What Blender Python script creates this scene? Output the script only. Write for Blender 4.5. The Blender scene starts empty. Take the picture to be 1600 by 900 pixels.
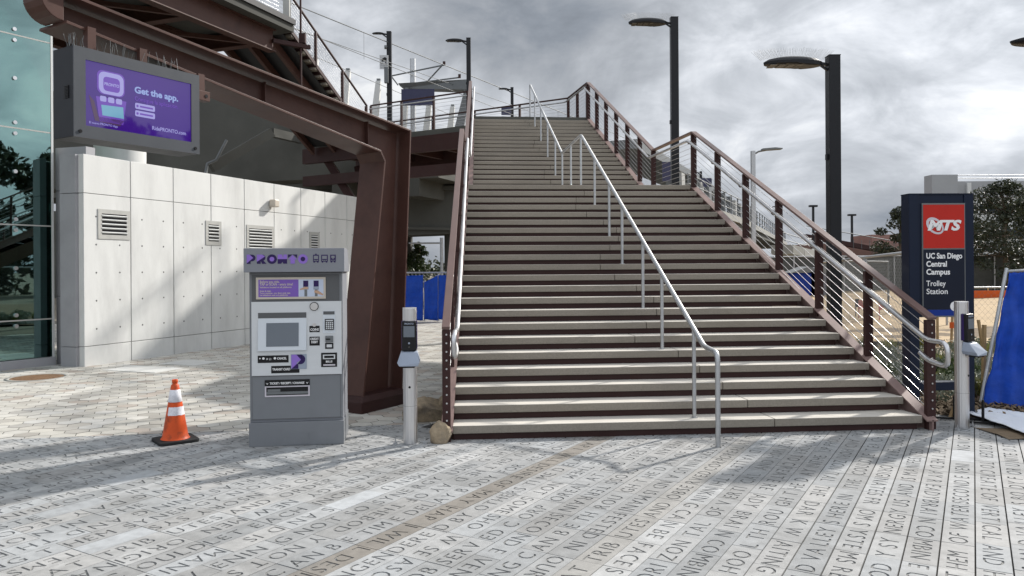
import bpy, bmesh, math, random
from mathutils import Vector, Matrix
from mathutils.geometry import tessellate_polygon
R = random.Random(7)
scene = bpy.context.scene
col = scene.collection

# ------------------------------------------------------------------ camera
CAM_H, FOC, HX, HY, ROLL = 1.6, 1200.0, 800.0, 420.0, 0.0065
cam_d = bpy.data.cameras.new('camera')
cam = bpy.data.objects.new('camera', cam_d); col.objects.link(cam)
cam_d.sensor_width = 36.0; cam_d.lens = 27.0
cam_d.shift_y = -30.0/1600.0
cam_d.clip_start = 0.05; cam_d.clip_end = 6000
cam.matrix_world = Matrix.Translation((0, 0, CAM_H)) @ Matrix.Rotation(ROLL, 4, 'Y') @ Matrix.Rotation(math.radians(90), 4, 'X')
scene.camera = cam

# ------------------------------------------------------------------ sky, sun, exposure
TO_SUN = Vector((0.632, 0.560, 0.535)).normalized()
SUN_EL = math.asin(TO_SUN.z); SUN_AZ = math.atan2(TO_SUN.x, TO_SUN.y)
sun_d = bpy.data.lights.new('sun', 'SUN'); sun_d.energy = 4.0; sun_d.angle = math.radians(1.8)
sun_d.color = (1.0, 0.95, 0.885)
sun = bpy.data.objects.new('sun', sun_d); col.objects.link(sun)
sun.rotation_euler = (-TO_SUN).to_track_quat('-Z', 'Y').to_euler()
sun.location = (30, 30, 40)
scene.view_settings.view_transform = 'Standard'
scene.view_settings.look = 'None'
scene.view_settings.exposure = 0.55
scene.view_settings.gamma = 1.0
scene.view_settings.use_curve_mapping = False
CLOUD_STRENGTH = 0.70
SKYA = (2.4, (9.1, 7.7, 1))
SKYB = (6.5, (3.3, 8.4, 2))

world = bpy.data.worlds.new('World'); scene.world = world; world.use_nodes = True
def build_world():
    nt = world.node_tree; N = nt.nodes; L = nt.links; N.clear()
    out = N.new('ShaderNodeOutputWorld')
    sky = N.new('ShaderNodeTexSky'); sky.sky_type = 'NISHITA'; sky.sun_disc = False
    sky.sun_elevation = SUN_EL; sky.sun_rotation = SUN_AZ; sky.air_density = 1.2; sky.dust_density = 1.5
    b1 = N.new('ShaderNodeBackground'); b1.inputs[1].default_value = 0.10
    L.new(sky.outputs[0], b1.inputs[0])
    tc = N.new('ShaderNodeTexCoord'); sep = N.new('ShaderNodeSeparateXYZ'); L.new(tc.outputs['Generated'], sep.inputs[0])
    def M(op, a, b=None, clamp=False):
        m = N.new('ShaderNodeMath'); m.operation = op; m.use_clamp = clamp
        for i, v in enumerate((a, b)):
            if v is None: continue
            if isinstance(v, (int, float)): m.inputs[i].default_value = v
            else: L.new(v, m.inputs[i])
        return m.outputs[0]
    zz = M('ADD', M('MULTIPLY', M('MAXIMUM', sep.outputs[2], 0.0), 1.0), 0.75)
    cx = M('DIVIDE', sep.outputs[0], zz); cy = M('DIVIDE', sep.outputs[1], zz)
    comb = N.new('ShaderNodeCombineXYZ'); L.new(cx, comb.inputs[0]); L.new(cy, comb.inputs[1]); L.new(M('MULTIPLY', sep.outputs[2], 1.5), comb.inputs[2])
    def noise(scale, detail, rough, dist, off):
        mp = N.new('ShaderNodeMapping'); mp.inputs['Location'].default_value = off; L.new(comb.outputs[0], mp.inputs[0])
        n = N.new('ShaderNodeTexNoise'); n.inputs['Scale'].default_value = scale; n.inputs['Detail'].default_value = detail
        n.inputs['Roughness'].default_value = rough; n.inputs['Distortion'].default_value = dist
        L.new(mp.outputs[0], n.inputs[0]); return n.outputs[0]
    n1 = noise(SKYA[0], 10, 0.56, 0.35, SKYA[1])
    n2 = noise(SKYB[0], 9, 0.58, 0.5, SKYB[1])
    n3 = noise(0.35, 3, 0.5, 0.0, (4.4, 9.4, 0))
    dot = N.new('ShaderNodeVectorMath'); dot.operation = 'DOT_PRODUCT'
    L.new(tc.outputs['Generated'], dot.inputs[0]); dot.inputs[1].default_value = TO_SUN
    glow = M('MULTIPLY', M('MAXIMUM', dot.outputs['Value'], 0.0), 0.16)
    # cloud brightness: big masses + fine billows + brighter towards the sun, darker band near the horizon
    v = M('ADD', M('MULTIPLY', n1, 1.25), M('MULTIPLY', n2, 0.60))
    v = M('ADD', v, glow)
    v = M('ADD', v, -0.515)
    hz = N.new('ShaderNodeMapRange'); hz.inputs['From Min'].default_value = 0.0; hz.inputs['From Max'].default_value = 0.20
    hz.inputs['To Min'].default_value = -0.14; hz.inputs['To Max'].default_value = 0.0
    L.new(sep.outputs[2], hz.inputs['Value']); v = M('ADD', v, hz.outputs[0])
    ramp = N.new('ShaderNodeValToRGB'); e = ramp.color_ramp.elements
    e[0].position = 0.0; e[0].color = (0.16, 0.18, 0.21, 1)
    e[1].position = 0.80; e[1].color = (1.0, 1.0, 1.0, 1)
    for p, c in ((0.22, (0.27, 0.30, 0.345, 1)), (0.36, (0.38, 0.405, 0.445, 1)), (0.47, (0.50, 0.53, 0.575, 1)), (0.56, (0.66, 0.69, 0.74, 1)), (0.66, (0.86, 0.88, 0.90, 1))):
        k = e.new(p); k.color = c
    L.new(v, ramp.inputs[0])
    b2 = N.new('ShaderNodeBackground'); b2.inputs[1].default_value = CLOUD_STRENGTH
    L.new(ramp.outputs[0], b2.inputs[0])
    # front-lit clouds behind the camera, brightened as added fill for the shaded fronts
    bk = N.new('ShaderNodeMapRange'); bk.inputs['From Min'].default_value = 0.45; bk.inputs['From Max'].default_value = -0.45
    bk.inputs['To Min'].default_value = CLOUD_STRENGTH; bk.inputs['To Max'].default_value = CLOUD_STRENGTH*2.1
    L.new(sep.outputs[1], bk.inputs['Value']); 
    # and the cloud veil right around the hidden sun glows
    pw_ = M('POWER', M('MAXIMUM', dot.outputs['Value'], 0.0), 7.0)
    L.new(M('MULTIPLY', bk.outputs[0], M('ADD', M('MULTIPLY', pw_, .55), 1.0)), b2.inputs[1])
    # cloud cover: nearly closed towards the camera's view, with blue openings elsewhere
    fr = N.new('ShaderNodeMapRange'); fr.inputs['From Min'].default_value = -0.3; fr.inputs['From Max'].default_value = 0.7
    fr.inputs['To Min'].default_value = -0.02; fr.inputs['To Max'].default_value = 0.35
    L.new(sep.outputs[1], fr.inputs['Value'])
    cov = M('ADD', M('ADD', M('MULTIPLY', n3, 0.9), M('MULTIPLY', n1, 0.5)), fr.outputs[0])
    mr = N.new('ShaderNodeMapRange'); mr.interpolation_type = 'SMOOTHSTEP'
    mr.inputs['From Min'].default_value = 0.48; mr.inputs['From Max'].default_value = 0.66
    L.new(cov, mr.inputs['Value'])
    mix = N.new('ShaderNodeMixShader'); L.new(mr.outputs[0], mix.inputs[0]); L.new(b1.outputs[0], mix.inputs[1]); L.new(b2.outputs[0], mix.inputs[2])
    L.new(mix.outputs[0], out.inputs[0])
build_world()

# ------------------------------------------------------------------ image -> world helpers
def ray(px, py):
    dx, dy = px-HX, py-HY
    c, s = math.cos(ROLL), math.sin(ROLL)
    return Vector(((dx*c-dy*s)/FOC, 1.0, -(dx*s+dy*c)/FOC))
CAMP = Vector((0, 0, CAM_H))
def G(px, py, z=0.0):
    r = ray(px, py); return CAMP + r*((z-CAM_H)/r.z)
def P(px, py, Y):
    return CAMP + ray(px, py)*Y
def PL(px, py, p0, n):
    r = ray(px, py); n = Vector(n); return CAMP + r*((Vector(p0)-CAMP).dot(n)/r.dot(n))

# ------------------------------------------------------------------ materials
def newmat(name):
    m = bpy.data.materials.new(name); m.use_nodes = True
    return m, m.node_tree.nodes, m.node_tree.links, m.node_tree.nodes['Principled BSDF']
def surf(name, c, rough=0.6, metal=0.0, var=0.10, scale=6.0, bump=0.0, bscale=60.0, tint=None, tintamt=0.0, tscale=1.2,
         stretch=None, attr=False, coat=0.0, spec=None, rvar=0.08):
    m, N, L, b = newmat(name)
    tc = N.new('ShaderNodeTexCoord'); src = tc.outputs['Object']
    if stretch:
        mp = N.new('ShaderNodeMapping'); mp.inputs['Scale'].default_value = stretch; L.new(src, mp.inputs[0]); src = mp.outputs[0]
    n = N.new('ShaderNodeTexNoise'); n.inputs['Scale'].default_value = scale; n.inputs['Detail'].default_value = 7; n.inputs['Roughness'].default_value = 0.62
    L.new(src, n.inputs[0])
    mr = N.new('ShaderNodeMapRange'); mr.inputs['From Min'].default_value = 0.25; mr.inputs['From Max'].default_value = 0.75
    mr.inputs['To Min'].default_value = 1-var; mr.inputs['To Max'].default_value = 1+var; L.new(n.outputs[0], mr.inputs['Value'])
    mul = N.new('ShaderNodeVectorMath'); mul.operation = 'SCALE'
    if attr:
        at = N.new('ShaderNodeAttribute'); at.attribute_name = 'tone'
        L.new(at.outputs['Color'], mul.inputs[0])
    else:
        mul.inputs[0].default_value = c[:3]
    L.new(mr.outputs[0], mul.inputs['Scale']); colout = mul.outputs[0]
    if tint:
        n2 = N.new('ShaderNodeTexNoise'); n2.inputs['Scale'].default_value = tscale; n2.inputs['Detail'].default_value = 8; n2.inputs['Roughness'].default_value = 0.65
        L.new(src, n2.inputs[0])
        r2 = N.new('ShaderNodeMapRange'); r2.inputs['From Min'].default_value = 0.48; r2.inputs['From Max'].default_value = 0.72
        r2.inputs['To Min'].default_value = 0; r2.inputs['To Max'].default_value = tintamt; L.new(n2.outputs[0], r2.inputs['Value'])
        mx = N.new('ShaderNodeMix'); mx.data_type = 'RGBA'; L.new(r2.outputs[0], mx.inputs['Factor']); L.new(colout, mx.inputs['A'])
        mx.inputs['B'].default_value = (*tint, 1); colout = mx.outputs['Result']
    L.new(colout, b.inputs['Base Color'])
    rr = N.new('ShaderNodeMapRange'); rr.inputs['To Min'].default_value = max(0.02, rough-rvar); rr.inputs['To Max'].default_value = min(1, rough+rvar)
    L.new(n.outputs[0], rr.inputs['Value']); L.new(rr.outputs[0], b.inputs['Roughness'])
    b.inputs['Metallic'].default_value = metal
    if coat: b.inputs['Coat Weight'].default_value = coat
    b.inputs['Specular IOR Level'].default_value = spec if spec is not None else (.5 if metal > .3 else .22)
    if bump:
        n3 = N.new('ShaderNodeTexNoise'); n3.inputs['Scale'].default_value = bscale; n3.inputs['Detail'].default_value = 5; L.new(src, n3.inputs[0])
        bp = N.new('ShaderNodeBump'); bp.inputs['Strength'].default_value = bump; bp.inputs['Distance'].default_value = 0.01
        L.new(n3.outputs[0], bp.inputs['Height']); L.new(bp.outputs[0], b.inputs['Normal'])
    return m
def emis(name, c, strength, rough=0.15):
    m, N, L, b = newmat(name)
    b.inputs['Base Color'].default_value = (*[x*0.15 for x in c], 1); b.inputs['Roughness'].default_value = rough
    b.inputs['Emission Color'].default_value = (*c, 1); b.inputs['Emission Strength'].default_value = strength
    return m

M_ = {}
M_['plank'] = surf('engraved concrete plank', (.4,.4,.4), .82, var=.19, scale=13, bump=.25, bscale=220, attr=True, tint=(.16,.16,.155), tintamt=.62, tscale=1.6)
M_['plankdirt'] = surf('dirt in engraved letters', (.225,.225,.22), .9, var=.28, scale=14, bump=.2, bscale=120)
M_['joint'] = surf('dark sand joint', (.05,.048,.045), .95, var=.3, scale=30)
M_['hex'] = surf('hexagon concrete paver', (.5,.48,.45), .85, var=.10, scale=10, bump=.2, bscale=200, attr=True, tint=(.26,.24,.21), tintamt=.35, tscale=.7)
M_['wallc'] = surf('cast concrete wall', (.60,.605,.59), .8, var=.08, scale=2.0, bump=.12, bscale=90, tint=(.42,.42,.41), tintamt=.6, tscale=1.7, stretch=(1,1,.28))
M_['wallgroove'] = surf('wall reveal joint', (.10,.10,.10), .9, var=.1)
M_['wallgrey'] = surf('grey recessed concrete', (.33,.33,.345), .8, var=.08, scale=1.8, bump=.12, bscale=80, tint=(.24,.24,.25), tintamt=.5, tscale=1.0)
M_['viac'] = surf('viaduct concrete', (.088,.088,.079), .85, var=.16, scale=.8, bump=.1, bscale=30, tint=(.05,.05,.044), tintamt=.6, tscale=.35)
M_['viacshade'] = surf('viaduct concrete with painted shade', (.07,.07,.063), .85, var=.14, scale=1)  # darker copy of the viaduct concrete, with shade put into its colour
M_['viacedge'] = surf('pale viaduct edge', (.30,.30,.28), .85, var=.1, scale=1)
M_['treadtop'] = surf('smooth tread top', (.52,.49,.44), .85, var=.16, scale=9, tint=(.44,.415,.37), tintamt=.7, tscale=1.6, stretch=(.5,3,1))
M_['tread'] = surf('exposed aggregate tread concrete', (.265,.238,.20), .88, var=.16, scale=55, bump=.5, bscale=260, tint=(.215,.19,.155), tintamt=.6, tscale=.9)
M_['brown'] = surf('brown painted steel', (.05,.028,.025), .42, var=.10, scale=5, bump=.03, bscale=30, tint=(.052,.031,.029), tintamt=.5, tscale=2.0)
M_['brownlt'] = surf('brown rail cap paint', (.150,.098,.088), .38, var=.08, scale=5, tint=(.11,.07,.063), tintamt=.5, tscale=3)
M_['stringer'] = surf('sunlit stringer paint', (.24,.165,.15), .5, var=.12, scale=6, tint=(.13,.085,.075), tintamt=.6, tscale=2)  # brown lightened so the colour carries the sun on the top flanges
M_['browndk'] = surf('dark maroon steel', (.040,.017,.0155), .5, var=.12, scale=5, tint=(.05,.03,.027), tintamt=.5, tscale=2.0)
M_['frame'] = surf('portal frame paint', (.078,.038,.030), .45, var=.08, scale=3, bump=.04, bscale=25, tint=(.045,.022,.018), tintamt=.75, tscale=2.2)
M_['steel'] = surf('brushed stainless tube', (.60,.60,.61), .30, 1.0, var=.06, scale=18, stretch=(1,1,.15), rvar=.06)
M_['galv'] = surf('galvanised steel', (.46,.47,.48), .45, .9, var=.12, scale=16)
M_['alum'] = surf('ribbed aluminium', (.66,.66,.67), .33, 1.0, var=.05, scale=25, stretch=(6,6,.1))
M_['cable'] = surf('steel cable', (.55,.55,.56), .35, .9, var=.05)
M_['post'] = surf('dark grey lamp paint', (.016,.017,.020), .40, var=.08, scale=8)
M_['led'] = surf('lamp lens', (.10,.095,.085), .3, var=.1)
M_['tvm'] = surf('grey ticket machine paint', (.185,.195,.208), .42, var=.045, scale=2.5, bump=.02, bscale=200, tint=(.135,.14,.15), tintamt=.3, tscale=3)
M_['tvmhead'] = surf('blue grey header paint', (.225,.235,.26), .42, var=.04, scale=3)
M_['tvmdark'] = surf('dark grey recessed paint', (.105,.108,.112), .5, var=.05, scale=4)
M_['tvmlt'] = surf('silver fascia', (.60,.62,.635), .36, .15, var=.035, scale=3, stretch=(1,1,6))
M_['tvmwhite'] = surf('pale screen bezel', (.60,.64,.68), .3, var=.03)
M_['tvmscreen'] = surf('idle lcd screen', (.145,.165,.19), .12, var=.03)
M_['cream'] = surf('cream ad frame', (.52,.47,.40), .4, var=.05)
M_['black'] = surf('black plastic', (.012,.012,.013), .35, var=.1)
M_['white'] = surf('white lettering', (.78,.78,.78), .5, var=.03)
M_['purple'] = surf('purple print', (.19,.105,.42), .4, var=.04)
M_['violet'] = surf('light violet print', (.27,.16,.55), .4, var=.03)
M_['indigo'] = surf('dark indigo print', (.028,.014,.085), .4, var=.05)
M_['paleblue'] = surf('pale blue print', (.50,.56,.68), .4, var=.05)
M_['skin'] = surf('printed hand tone', (.50,.32,.22), .5, var=.05)
M_['navy'] = surf('navy sign paint', (.006,.012,.030), .35, var=.1, scale=3)
M_['navyface'] = surf('navy sign face', (.007,.011,.024), .3, var=.05)
M_['red'] = surf('red sign panel', (.46,.022,.014), .38, var=.05, scale=4)
M_['bluestrip'] = surf('blue sign stripe', (.006,.03,.22), .35, var=.04)
M_['silverprint'] = surf('silver print', (.55,.52,.56), .4, var=.04)
M_['readerlt'] = surf('grey reader plastic', (.29,.33,.40), .4, var=.05)
M_['cone'] = surf('orange cone pvc', (.62,.085,.018), .5, var=.10, scale=9, tint=(.10,.035,.02), tintamt=.95, tscale=9)
M_['reflect'] = surf('white reflective sheet', (.72,.72,.76), .45, var=.05, scale=30, tint=(.34,.34,.38), tintamt=.7, tscale=22)
M_['rubber'] = surf('black rubber', (.022,.022,.023), .8, var=.25, scale=14, bump=.2)
M_['tarp'] = surf('blue tarpaulin', (.005,.055,.40), .5, var=.22, scale=7, bump=.9, bscale=11, tint=(.03,.09,.42), tintamt=.5, tscale=2.5)
M_['tarpw'] = surf('white plastic sheet', (.66,.70,.76), .5, var=.08, scale=4, bump=.4, bscale=7)
M_['rock'] = surf('tan boulder', (.30,.24,.165), .9, var=.35, scale=16, bump=.9, bscale=45, tint=(.11,.10,.09), tintamt=.9, tscale=7)
M_['soil'] = surf('brown soil', (.155,.115,.075), .95, var=.35, scale=5, bump=.8, bscale=16, tint=(.24,.185,.125), tintamt=.7, tscale=.8)
M_['sand'] = surf('sandy dirt', (.40,.30,.185), .95, var=.16, scale=.8, bump=.5, bscale=3, tint=(.28,.21,.13), tintamt=.6, tscale=.25)
M_['groundm'] = surf('dry ground', (.20,.175,.14), .95, var=.25, scale=.3, bump=.4, bscale=2, tint=(.10,.10,.06), tintamt=.6, tscale=.08)
M_['gravel'] = surf('grey cobble', (.30,.30,.29), .9, var=.3, scale=20)
M_['rust'] = surf('rusty cast iron', (.20,.125,.075), .8, var=.35, scale=18, bump=.4)
M_['paleslab'] = surf('pale tactile concrete', (.56,.56,.54), .85, var=.08, scale=5)
M_['bark'] = surf('bark', (.13,.10,.075), .9, var=.3, scale=8, bump=.6, bscale=20)
def leafmat(name, c1, c2):
    m, N, L, b = newmat(name)
    gi = N.new('ShaderNodeNewGeometry'); rp = N.new('ShaderNodeValToRGB')
    rp.color_ramp.elements[0].color = (*c1, 1); rp.color_ramp.elements[1].color = (*c2, 1)
    L.new(gi.outputs['Random Per Island'], rp.inputs[0]); L.new(rp.outputs[0], b.inputs['Base Color'])
    b.inputs['Roughness'].default_value = .55
    t = N.new('ShaderNodeBsdfTranslucent'); L.new(rp.outputs[0], t.inputs[0]); mx = N.new('ShaderNodeMixShader'); mx.inputs[0].default_value = .18
    out = N['Material Output']; L.new(b.outputs[0], mx.inputs[1]); L.new(t.outputs[0], mx.inputs[2]); L.new(mx.outputs[0], out.inputs[0])
    return m
M_['leafd'] = leafmat('dark evergreen leaves', (.010,.016,.008), (.045,.055,.026))
M_['leafg'] = leafmat('green leaves', (.02,.04,.013), (.07,.10,.03))
M_['leafs'] = leafmat('sage leaves', (.07,.09,.065), (.19,.21,.15))
M_['leafy'] = leafmat('yellow green grass', (.10,.13,.03), (.26,.25,.07))
M_['bldg'] = surf('pale office cladding', (.60,.61,.60), .7, var=.05, scale=.4)
M_['bldg2'] = surf('grey parapet cladding', (.33,.34,.35), .7, var=.04, scale=.4)
M_['brick'] = surf('pink brick cladding', (.27,.165,.14), .85, var=.1, scale=1)
M_['winglass'] = surf('dark window glass', (.02,.026,.032), .12, var=.2, scale=.5)
M_['wood'] = surf('wooden stake', (.36,.25,.13), .8, var=.2, scale=8)
M_['pinkflag'] = surf('faded pink flag', (.55,.20,.18), .8, var=.1)
M_['orange'] = surf('orange barrier mesh', (.55,.10,.02), .7, var=.1)
M_['lgtgrey'] = surf('pale grey steel', (.40,.40,.38), .5, .2, var=.08)
M_['midgrey'] = surf('mid grey steel', (.16,.17,.175), .5, .2, var=.08)
M_['screenfab'] = surf('grey screen fabric', (.085,.088,.082), .8, var=.2, scale=2, bump=.4, bscale=3)
M_['signgrey'] = surf('pale notice sign', (.50,.51,.52), .5, var=.05)
M_['bluesign'] = surf('blue violet sign', (.05,.052,.10), .4, var=.1)
def glassmat():
    m, N, L, b = newmat('teal tower glass')
    b.inputs['Base Color'].default_value = (.45, .66, .62, 1); b.inputs['Roughness'].default_value = .015
    b.inputs['IOR'].default_value = 1.5
    tr = N.new('ShaderNodeBsdfTransparent'); tr.inputs[0].default_value = (.22, .36, .32, 1)
    gl = N.new('ShaderNodeBsdfGlossy'); gl.inputs['Roughness'].default_value = .012; gl.inputs['Color'].default_value = (.46, .70, .68, 1)
    lw = N.new('ShaderNodeFresnel'); lw.inputs['IOR'].default_value = 2.0
    tc = N.new('ShaderNodeTexCoord'); n = N.new('ShaderNodeTexNoise'); n.inputs['Scale'].default_value = .8; L.new(tc.outputs['Object'], n.inputs[0])
    bp = N.new('ShaderNodeBump'); bp.inputs['Strength'].default_value = .04; bp.inputs['Distance'].default_value = .02; L.new(n.outputs[0], bp.inputs['Height'])
    L.new(bp.outputs[0], gl.inputs['Normal'])
    ad = N.new('ShaderNodeMath'); ad.operation = 'ADD'; ad.inputs[1].default_value = .26; ad.use_clamp = True; L.new(lw.outputs[0], ad.inputs[0])
    mx = N.new('ShaderNodeMixShader'); L.new(ad.outputs[0], mx.inputs[0]); L.new(tr.outputs[0], mx.inputs[1]); L.new(gl.outputs[0], mx.inputs[2])
    L.new(mx.outputs[0], N['Material Output'].inputs[0])
    return m
M_['glass'] = glassmat()
def meshmat(name, scale, width, c):
    """chain-link wire drawn as a wire net with open gaps"""
    m, N, L, b = newmat(name)
    b.inputs['Base Color'].default_value = (*c, 1); b.inputs['Metallic'].default_value = .6; b.inputs['Roughness'].default_value = .5
    return m
M_['wire'] = meshmat('chain link wire', 1, .1, (.16, .165, .165))
def displaymat():
    m, N, L, b = newmat('lit purple display')
    tc = N.new('ShaderNodeTexCoord'); n = N.new('ShaderNodeTexNoise'); n.inputs['Scale'].default_value = 1.2
    L.new(tc.outputs['Object'], n.inputs[0])
    rp = N.new('ShaderNodeValToRGB'); rp.color_ramp.elements[0].color = (.035, .006, .20, 1); rp.color_ramp.elements[1].color = (.06, .012, .30, 1)
    L.new(n.outputs[0], rp.inputs[0]); L.new(rp.outputs[0], b.inputs['Emission Color']); b.inputs['Emission Strength'].default_value = .46
    b.inputs['Base Color'].default_value = (.01, .004, .03, 1); b.inputs['Roughness'].default_value = .03; b.inputs['IOR'].default_value = 1.5
    return m
M_['display'] = displaymat()
M_['dispink'] = emis('display pale print', (.42, .40, .85), .42, .05)
M_['dispteal'] = emis('display teal print', (.20, .48, .68), .40, .05)
M_['dispmid'] = emis('display violet print', (.17, .07, .52), .42, .05)
M_['dispbrown'] = emis('display brown print', (.10, .05, .13), .35, .05)

# ------------------------------------------------------------------ mesh builder
class MB:
    def __init__(s): s.v = []; s.f = []; s.m = []; s.sm = []
    def add(s, vs, fs, mi=0, smooth=False):
        o = len(s.v); s.v += [Vector(p) for p in vs]
        for f in fs: s.f.append([o+i for i in f]); s.m.append(mi); s.sm.append(smooth)
        return s
    def box(s, c, size, ax=None, mi=0):
        """c centre, size (x,y,z), ax = optional (X,Y,Z) axes"""
        c = Vector(c); X, Y, Z = ax if ax else (Vector((1,0,0)), Vector((0,1,0)), Vector((0,0,1)))
        X, Y, Z = Vector(X)*size[0]/2, Vector(Y)*size[1]/2, Vector(Z)*size[2]/2
        vs = [c+X*i+Y*j+Z*k for k in (-1,1) for j in (-1,1) for i in (-1,1)]
        return s.add(vs, [(0,2,3,1),(4,5,7,6),(0,1,5,4),(2,6,7,3),(0,4,6,2),(1,3,7,5)], mi)
    def bar(s, a, b, w, h, up=(0,0,1), mi=0):
        a, b = Vector(a), Vector(b); d = (b-a); ln = d.length; d = d/ln
        up = Vector(up); x = d.cross(up)
        if x.length < 1e-4: x = d.cross(Vector((1,0,0)))
        x.normalize(); z = x.cross(d)
        return s.box((a+b)/2, (w, ln, h), (x, d, z), mi)
    def tube(s, pts, r, seg=8, mi=0, caps=True, r2=None):
        pts = [Vector(p) for p in pts]; n = len(pts); rings = []
        t0 = (pts[1]-pts[0]).normalized(); ref = Vector((0,0,1)) if abs(t0.z) < .9 else Vector((1,0,0))
        x = t0.cross(ref).normalized()
        vs = []
        for i, p in enumerate(pts):
            t = ((pts[min(i+1,n-1)]-pts[max(i-1,0)])).normalized()
            x = (x - t*x.dot(t)).normalized(); y = t.cross(x)
            rr = r if r2 is None else r+(r2-r)*i/(n-1)
            vs += [p+(x*math.cos(2*math.pi*k/seg)+y*math.sin(2*math.pi*k/seg))*rr for k in range(seg)]
        fs = [(i*seg+k, i*seg+(k+1)%seg, (i+1)*seg+(k+1)%seg, (i+1)*seg+k) for i in range(n-1) for k in range(seg)]
        s.add(vs, fs, mi, True)
        if caps:
            s.add(vs[:seg], [tuple(range(seg))[::-1]], mi); s.add(vs[-seg:], [tuple(range(seg))], mi)
        return s
    def prism(s, poly, ext, mi=0):
        """poly: list of 3d points (planar), ext: extrusion vector"""
        poly = [Vector(p) for p in poly]; n = len(poly); ext = Vector(ext)
        vs = poly+[p+ext for p in poly]
        fs = [tuple(range(n))[::-1], tuple(range(n, 2*n))]+[(i, (i+1)%n, n+(i+1)%n, n+i) for i in range(n)]
        return s.add(vs, fs, mi)
    def lathe(s, prof, seg=24, c=(0,0,0), mi=0):
        c = Vector(c); n = len(prof)
        vs = [c+Vector((r*math.cos(2*math.pi*k/seg), r*math.sin(2*math.pi*k/seg), z)) for r, z in prof for k in range(seg)]
        fs = [(i*seg+k, i*seg+(k+1)%seg, (i+1)*seg+(k+1)%seg, (i+1)*seg+k) for i in range(n-1) for k in range(seg)]
        return s.add(vs, fs, mi, True)
    def disc(s, c, r, nrm, th=.004, seg=20, mi=0, ry=None):
        nrm = Vector(nrm).normalized(); ref = Vector((0,0,1)) if abs(nrm.z) < .9 else Vector((1,0,0))
        x = ref.cross(nrm).normalized(); y = nrm.cross(x); c = Vector(c); ry = ry or r
        return s.prism([c+x*r*math.cos(2*math.pi*k/seg)+y*ry*math.sin(2*math.pi*k/seg) for k in range(seg)], nrm*th, mi)
    def build(s, name, mat, parent=None, bevel=0, local=False, autosm=True):
        me = bpy.data.meshes.new(name)
        off = Vector((0,0,0))
        if parent is not None and not local: off = root_off(parent)
        me.from_pydata([tuple(p-off) for p in s.v], [], s.f)
        mats = mat if isinstance(mat, list) else [mat]
        for m in mats: me.materials.append(m)
        for i, p in enumerate(me.polygons): p.material_index = s.m[i]; p.use_smooth = s.sm[i]
        bm = bmesh.new(); bm.from_mesh(me); bmesh.ops.recalc_face_normals(bm, faces=bm.faces); bm.to_mesh(me); bm.free()
        me.update()
        o = bpy.data.objects.new(name, me); col.objects.link(o)
        if parent is not None: o.parent = parent
        if bevel:
            b = o.modifiers.new('bevel', 'BEVEL'); b.width = bevel; b.segments = 2; b.limit_method = 'ANGLE'; b.angle_limit = math.radians(40)
        return o
def root_off(o):
    v = Vector((0,0,0))
    while o is not None: v += o.location; o = o.parent
    return v
def thing(name, label, cat, loc=(0,0,0), rz=0.0, group=None):
    o = bpy.data.objects.new(name, None); col.objects.link(o); o.empty_display_size = .2
    o.location = loc; o.rotation_euler = (0, 0, rz); o['label'] = label; o['category'] = cat
    if group: o['group'] = group
    return o
def tag(o, label, cat, group=None):
    o['label'] = label; o['category'] = cat
    if group: o['group'] = group
    return o
def struct(o, kind='structure'):
    o['kind'] = kind; return o
def dup(root, loc, rz=0.0, label=None, group=None, scale=None):
    r = root.copy(); col.objects.link(r); r.location = loc; r.rotation_euler = (0, 0, rz)
    if label: r['label'] = label
    if group: r['group'] = group
    if scale: r.scale = scale
    def rec(a, b):
        for ch in [x for x in col.objects if x.parent is a]:
            c = ch.copy(); col.objects.link(c); c.parent = b; rec(ch, c)
    rec(root, r)
    return r
UPZ = Vector((0,0,1))
_dg = bpy.context.evaluated_depsgraph_get
def text_mesh(txt, size, align='LEFT', bold=0.0, shear=0.0, extrude=0.0008, spacing=1.0, fill=True):
    c = bpy.data.curves.new('t', 'FONT'); c.body = txt; c.size = size; c.align_x = align; c.offset = bold*size; c.shear = shear
    c.extrude = extrude; c.resolution_u = 3; c.space_character = spacing
    if not fill: c.fill_mode = 'NONE'; c.extrude = 0
    o = bpy.data.objects.new('t', c); col.objects.link(o)
    me = bpy.data.meshes.new_from_object(o.evaluated_get(_dg()))
    bpy.data.objects.remove(o); bpy.data.curves.remove(c)
    return me
def add_text(mb, txt, size, org, xa, ya, mi=0, width=None, **kw):
    """adds lettering to a builder: org = baseline left, xa / ya = reading and up directions"""
    me = text_mesh(txt, size, **kw); org = Vector(org); xa = Vector(xa).normalized(); ya = Vector(ya).normalized(); na = xa.cross(ya)
    if len(me.vertices) == 0: return mb
    sx = 1.0
    if width:
        xs = [v.co.x for v in me.vertices]; sx = width/max(1e-6, max(xs)-min(min(xs), 0))
    mb.add([org+xa*v.co.x*sx+ya*v.co.y+na*v.co.z for v in me.vertices], [tuple(p.vertices) for p in me.polygons], mi)
    bpy.data.meshes.remove(me); return mb

# grid directions of the place
def dirs(deg):
    a = math.radians(deg); return Vector((math.sin(a), math.cos(a), 0)), Vector((math.cos(a), -math.sin(a), 0))
D31, C31 = dirs(31.0)
D20, C20 = dirs(20.5)
D18, C18 = dirs(18.0)

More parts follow.
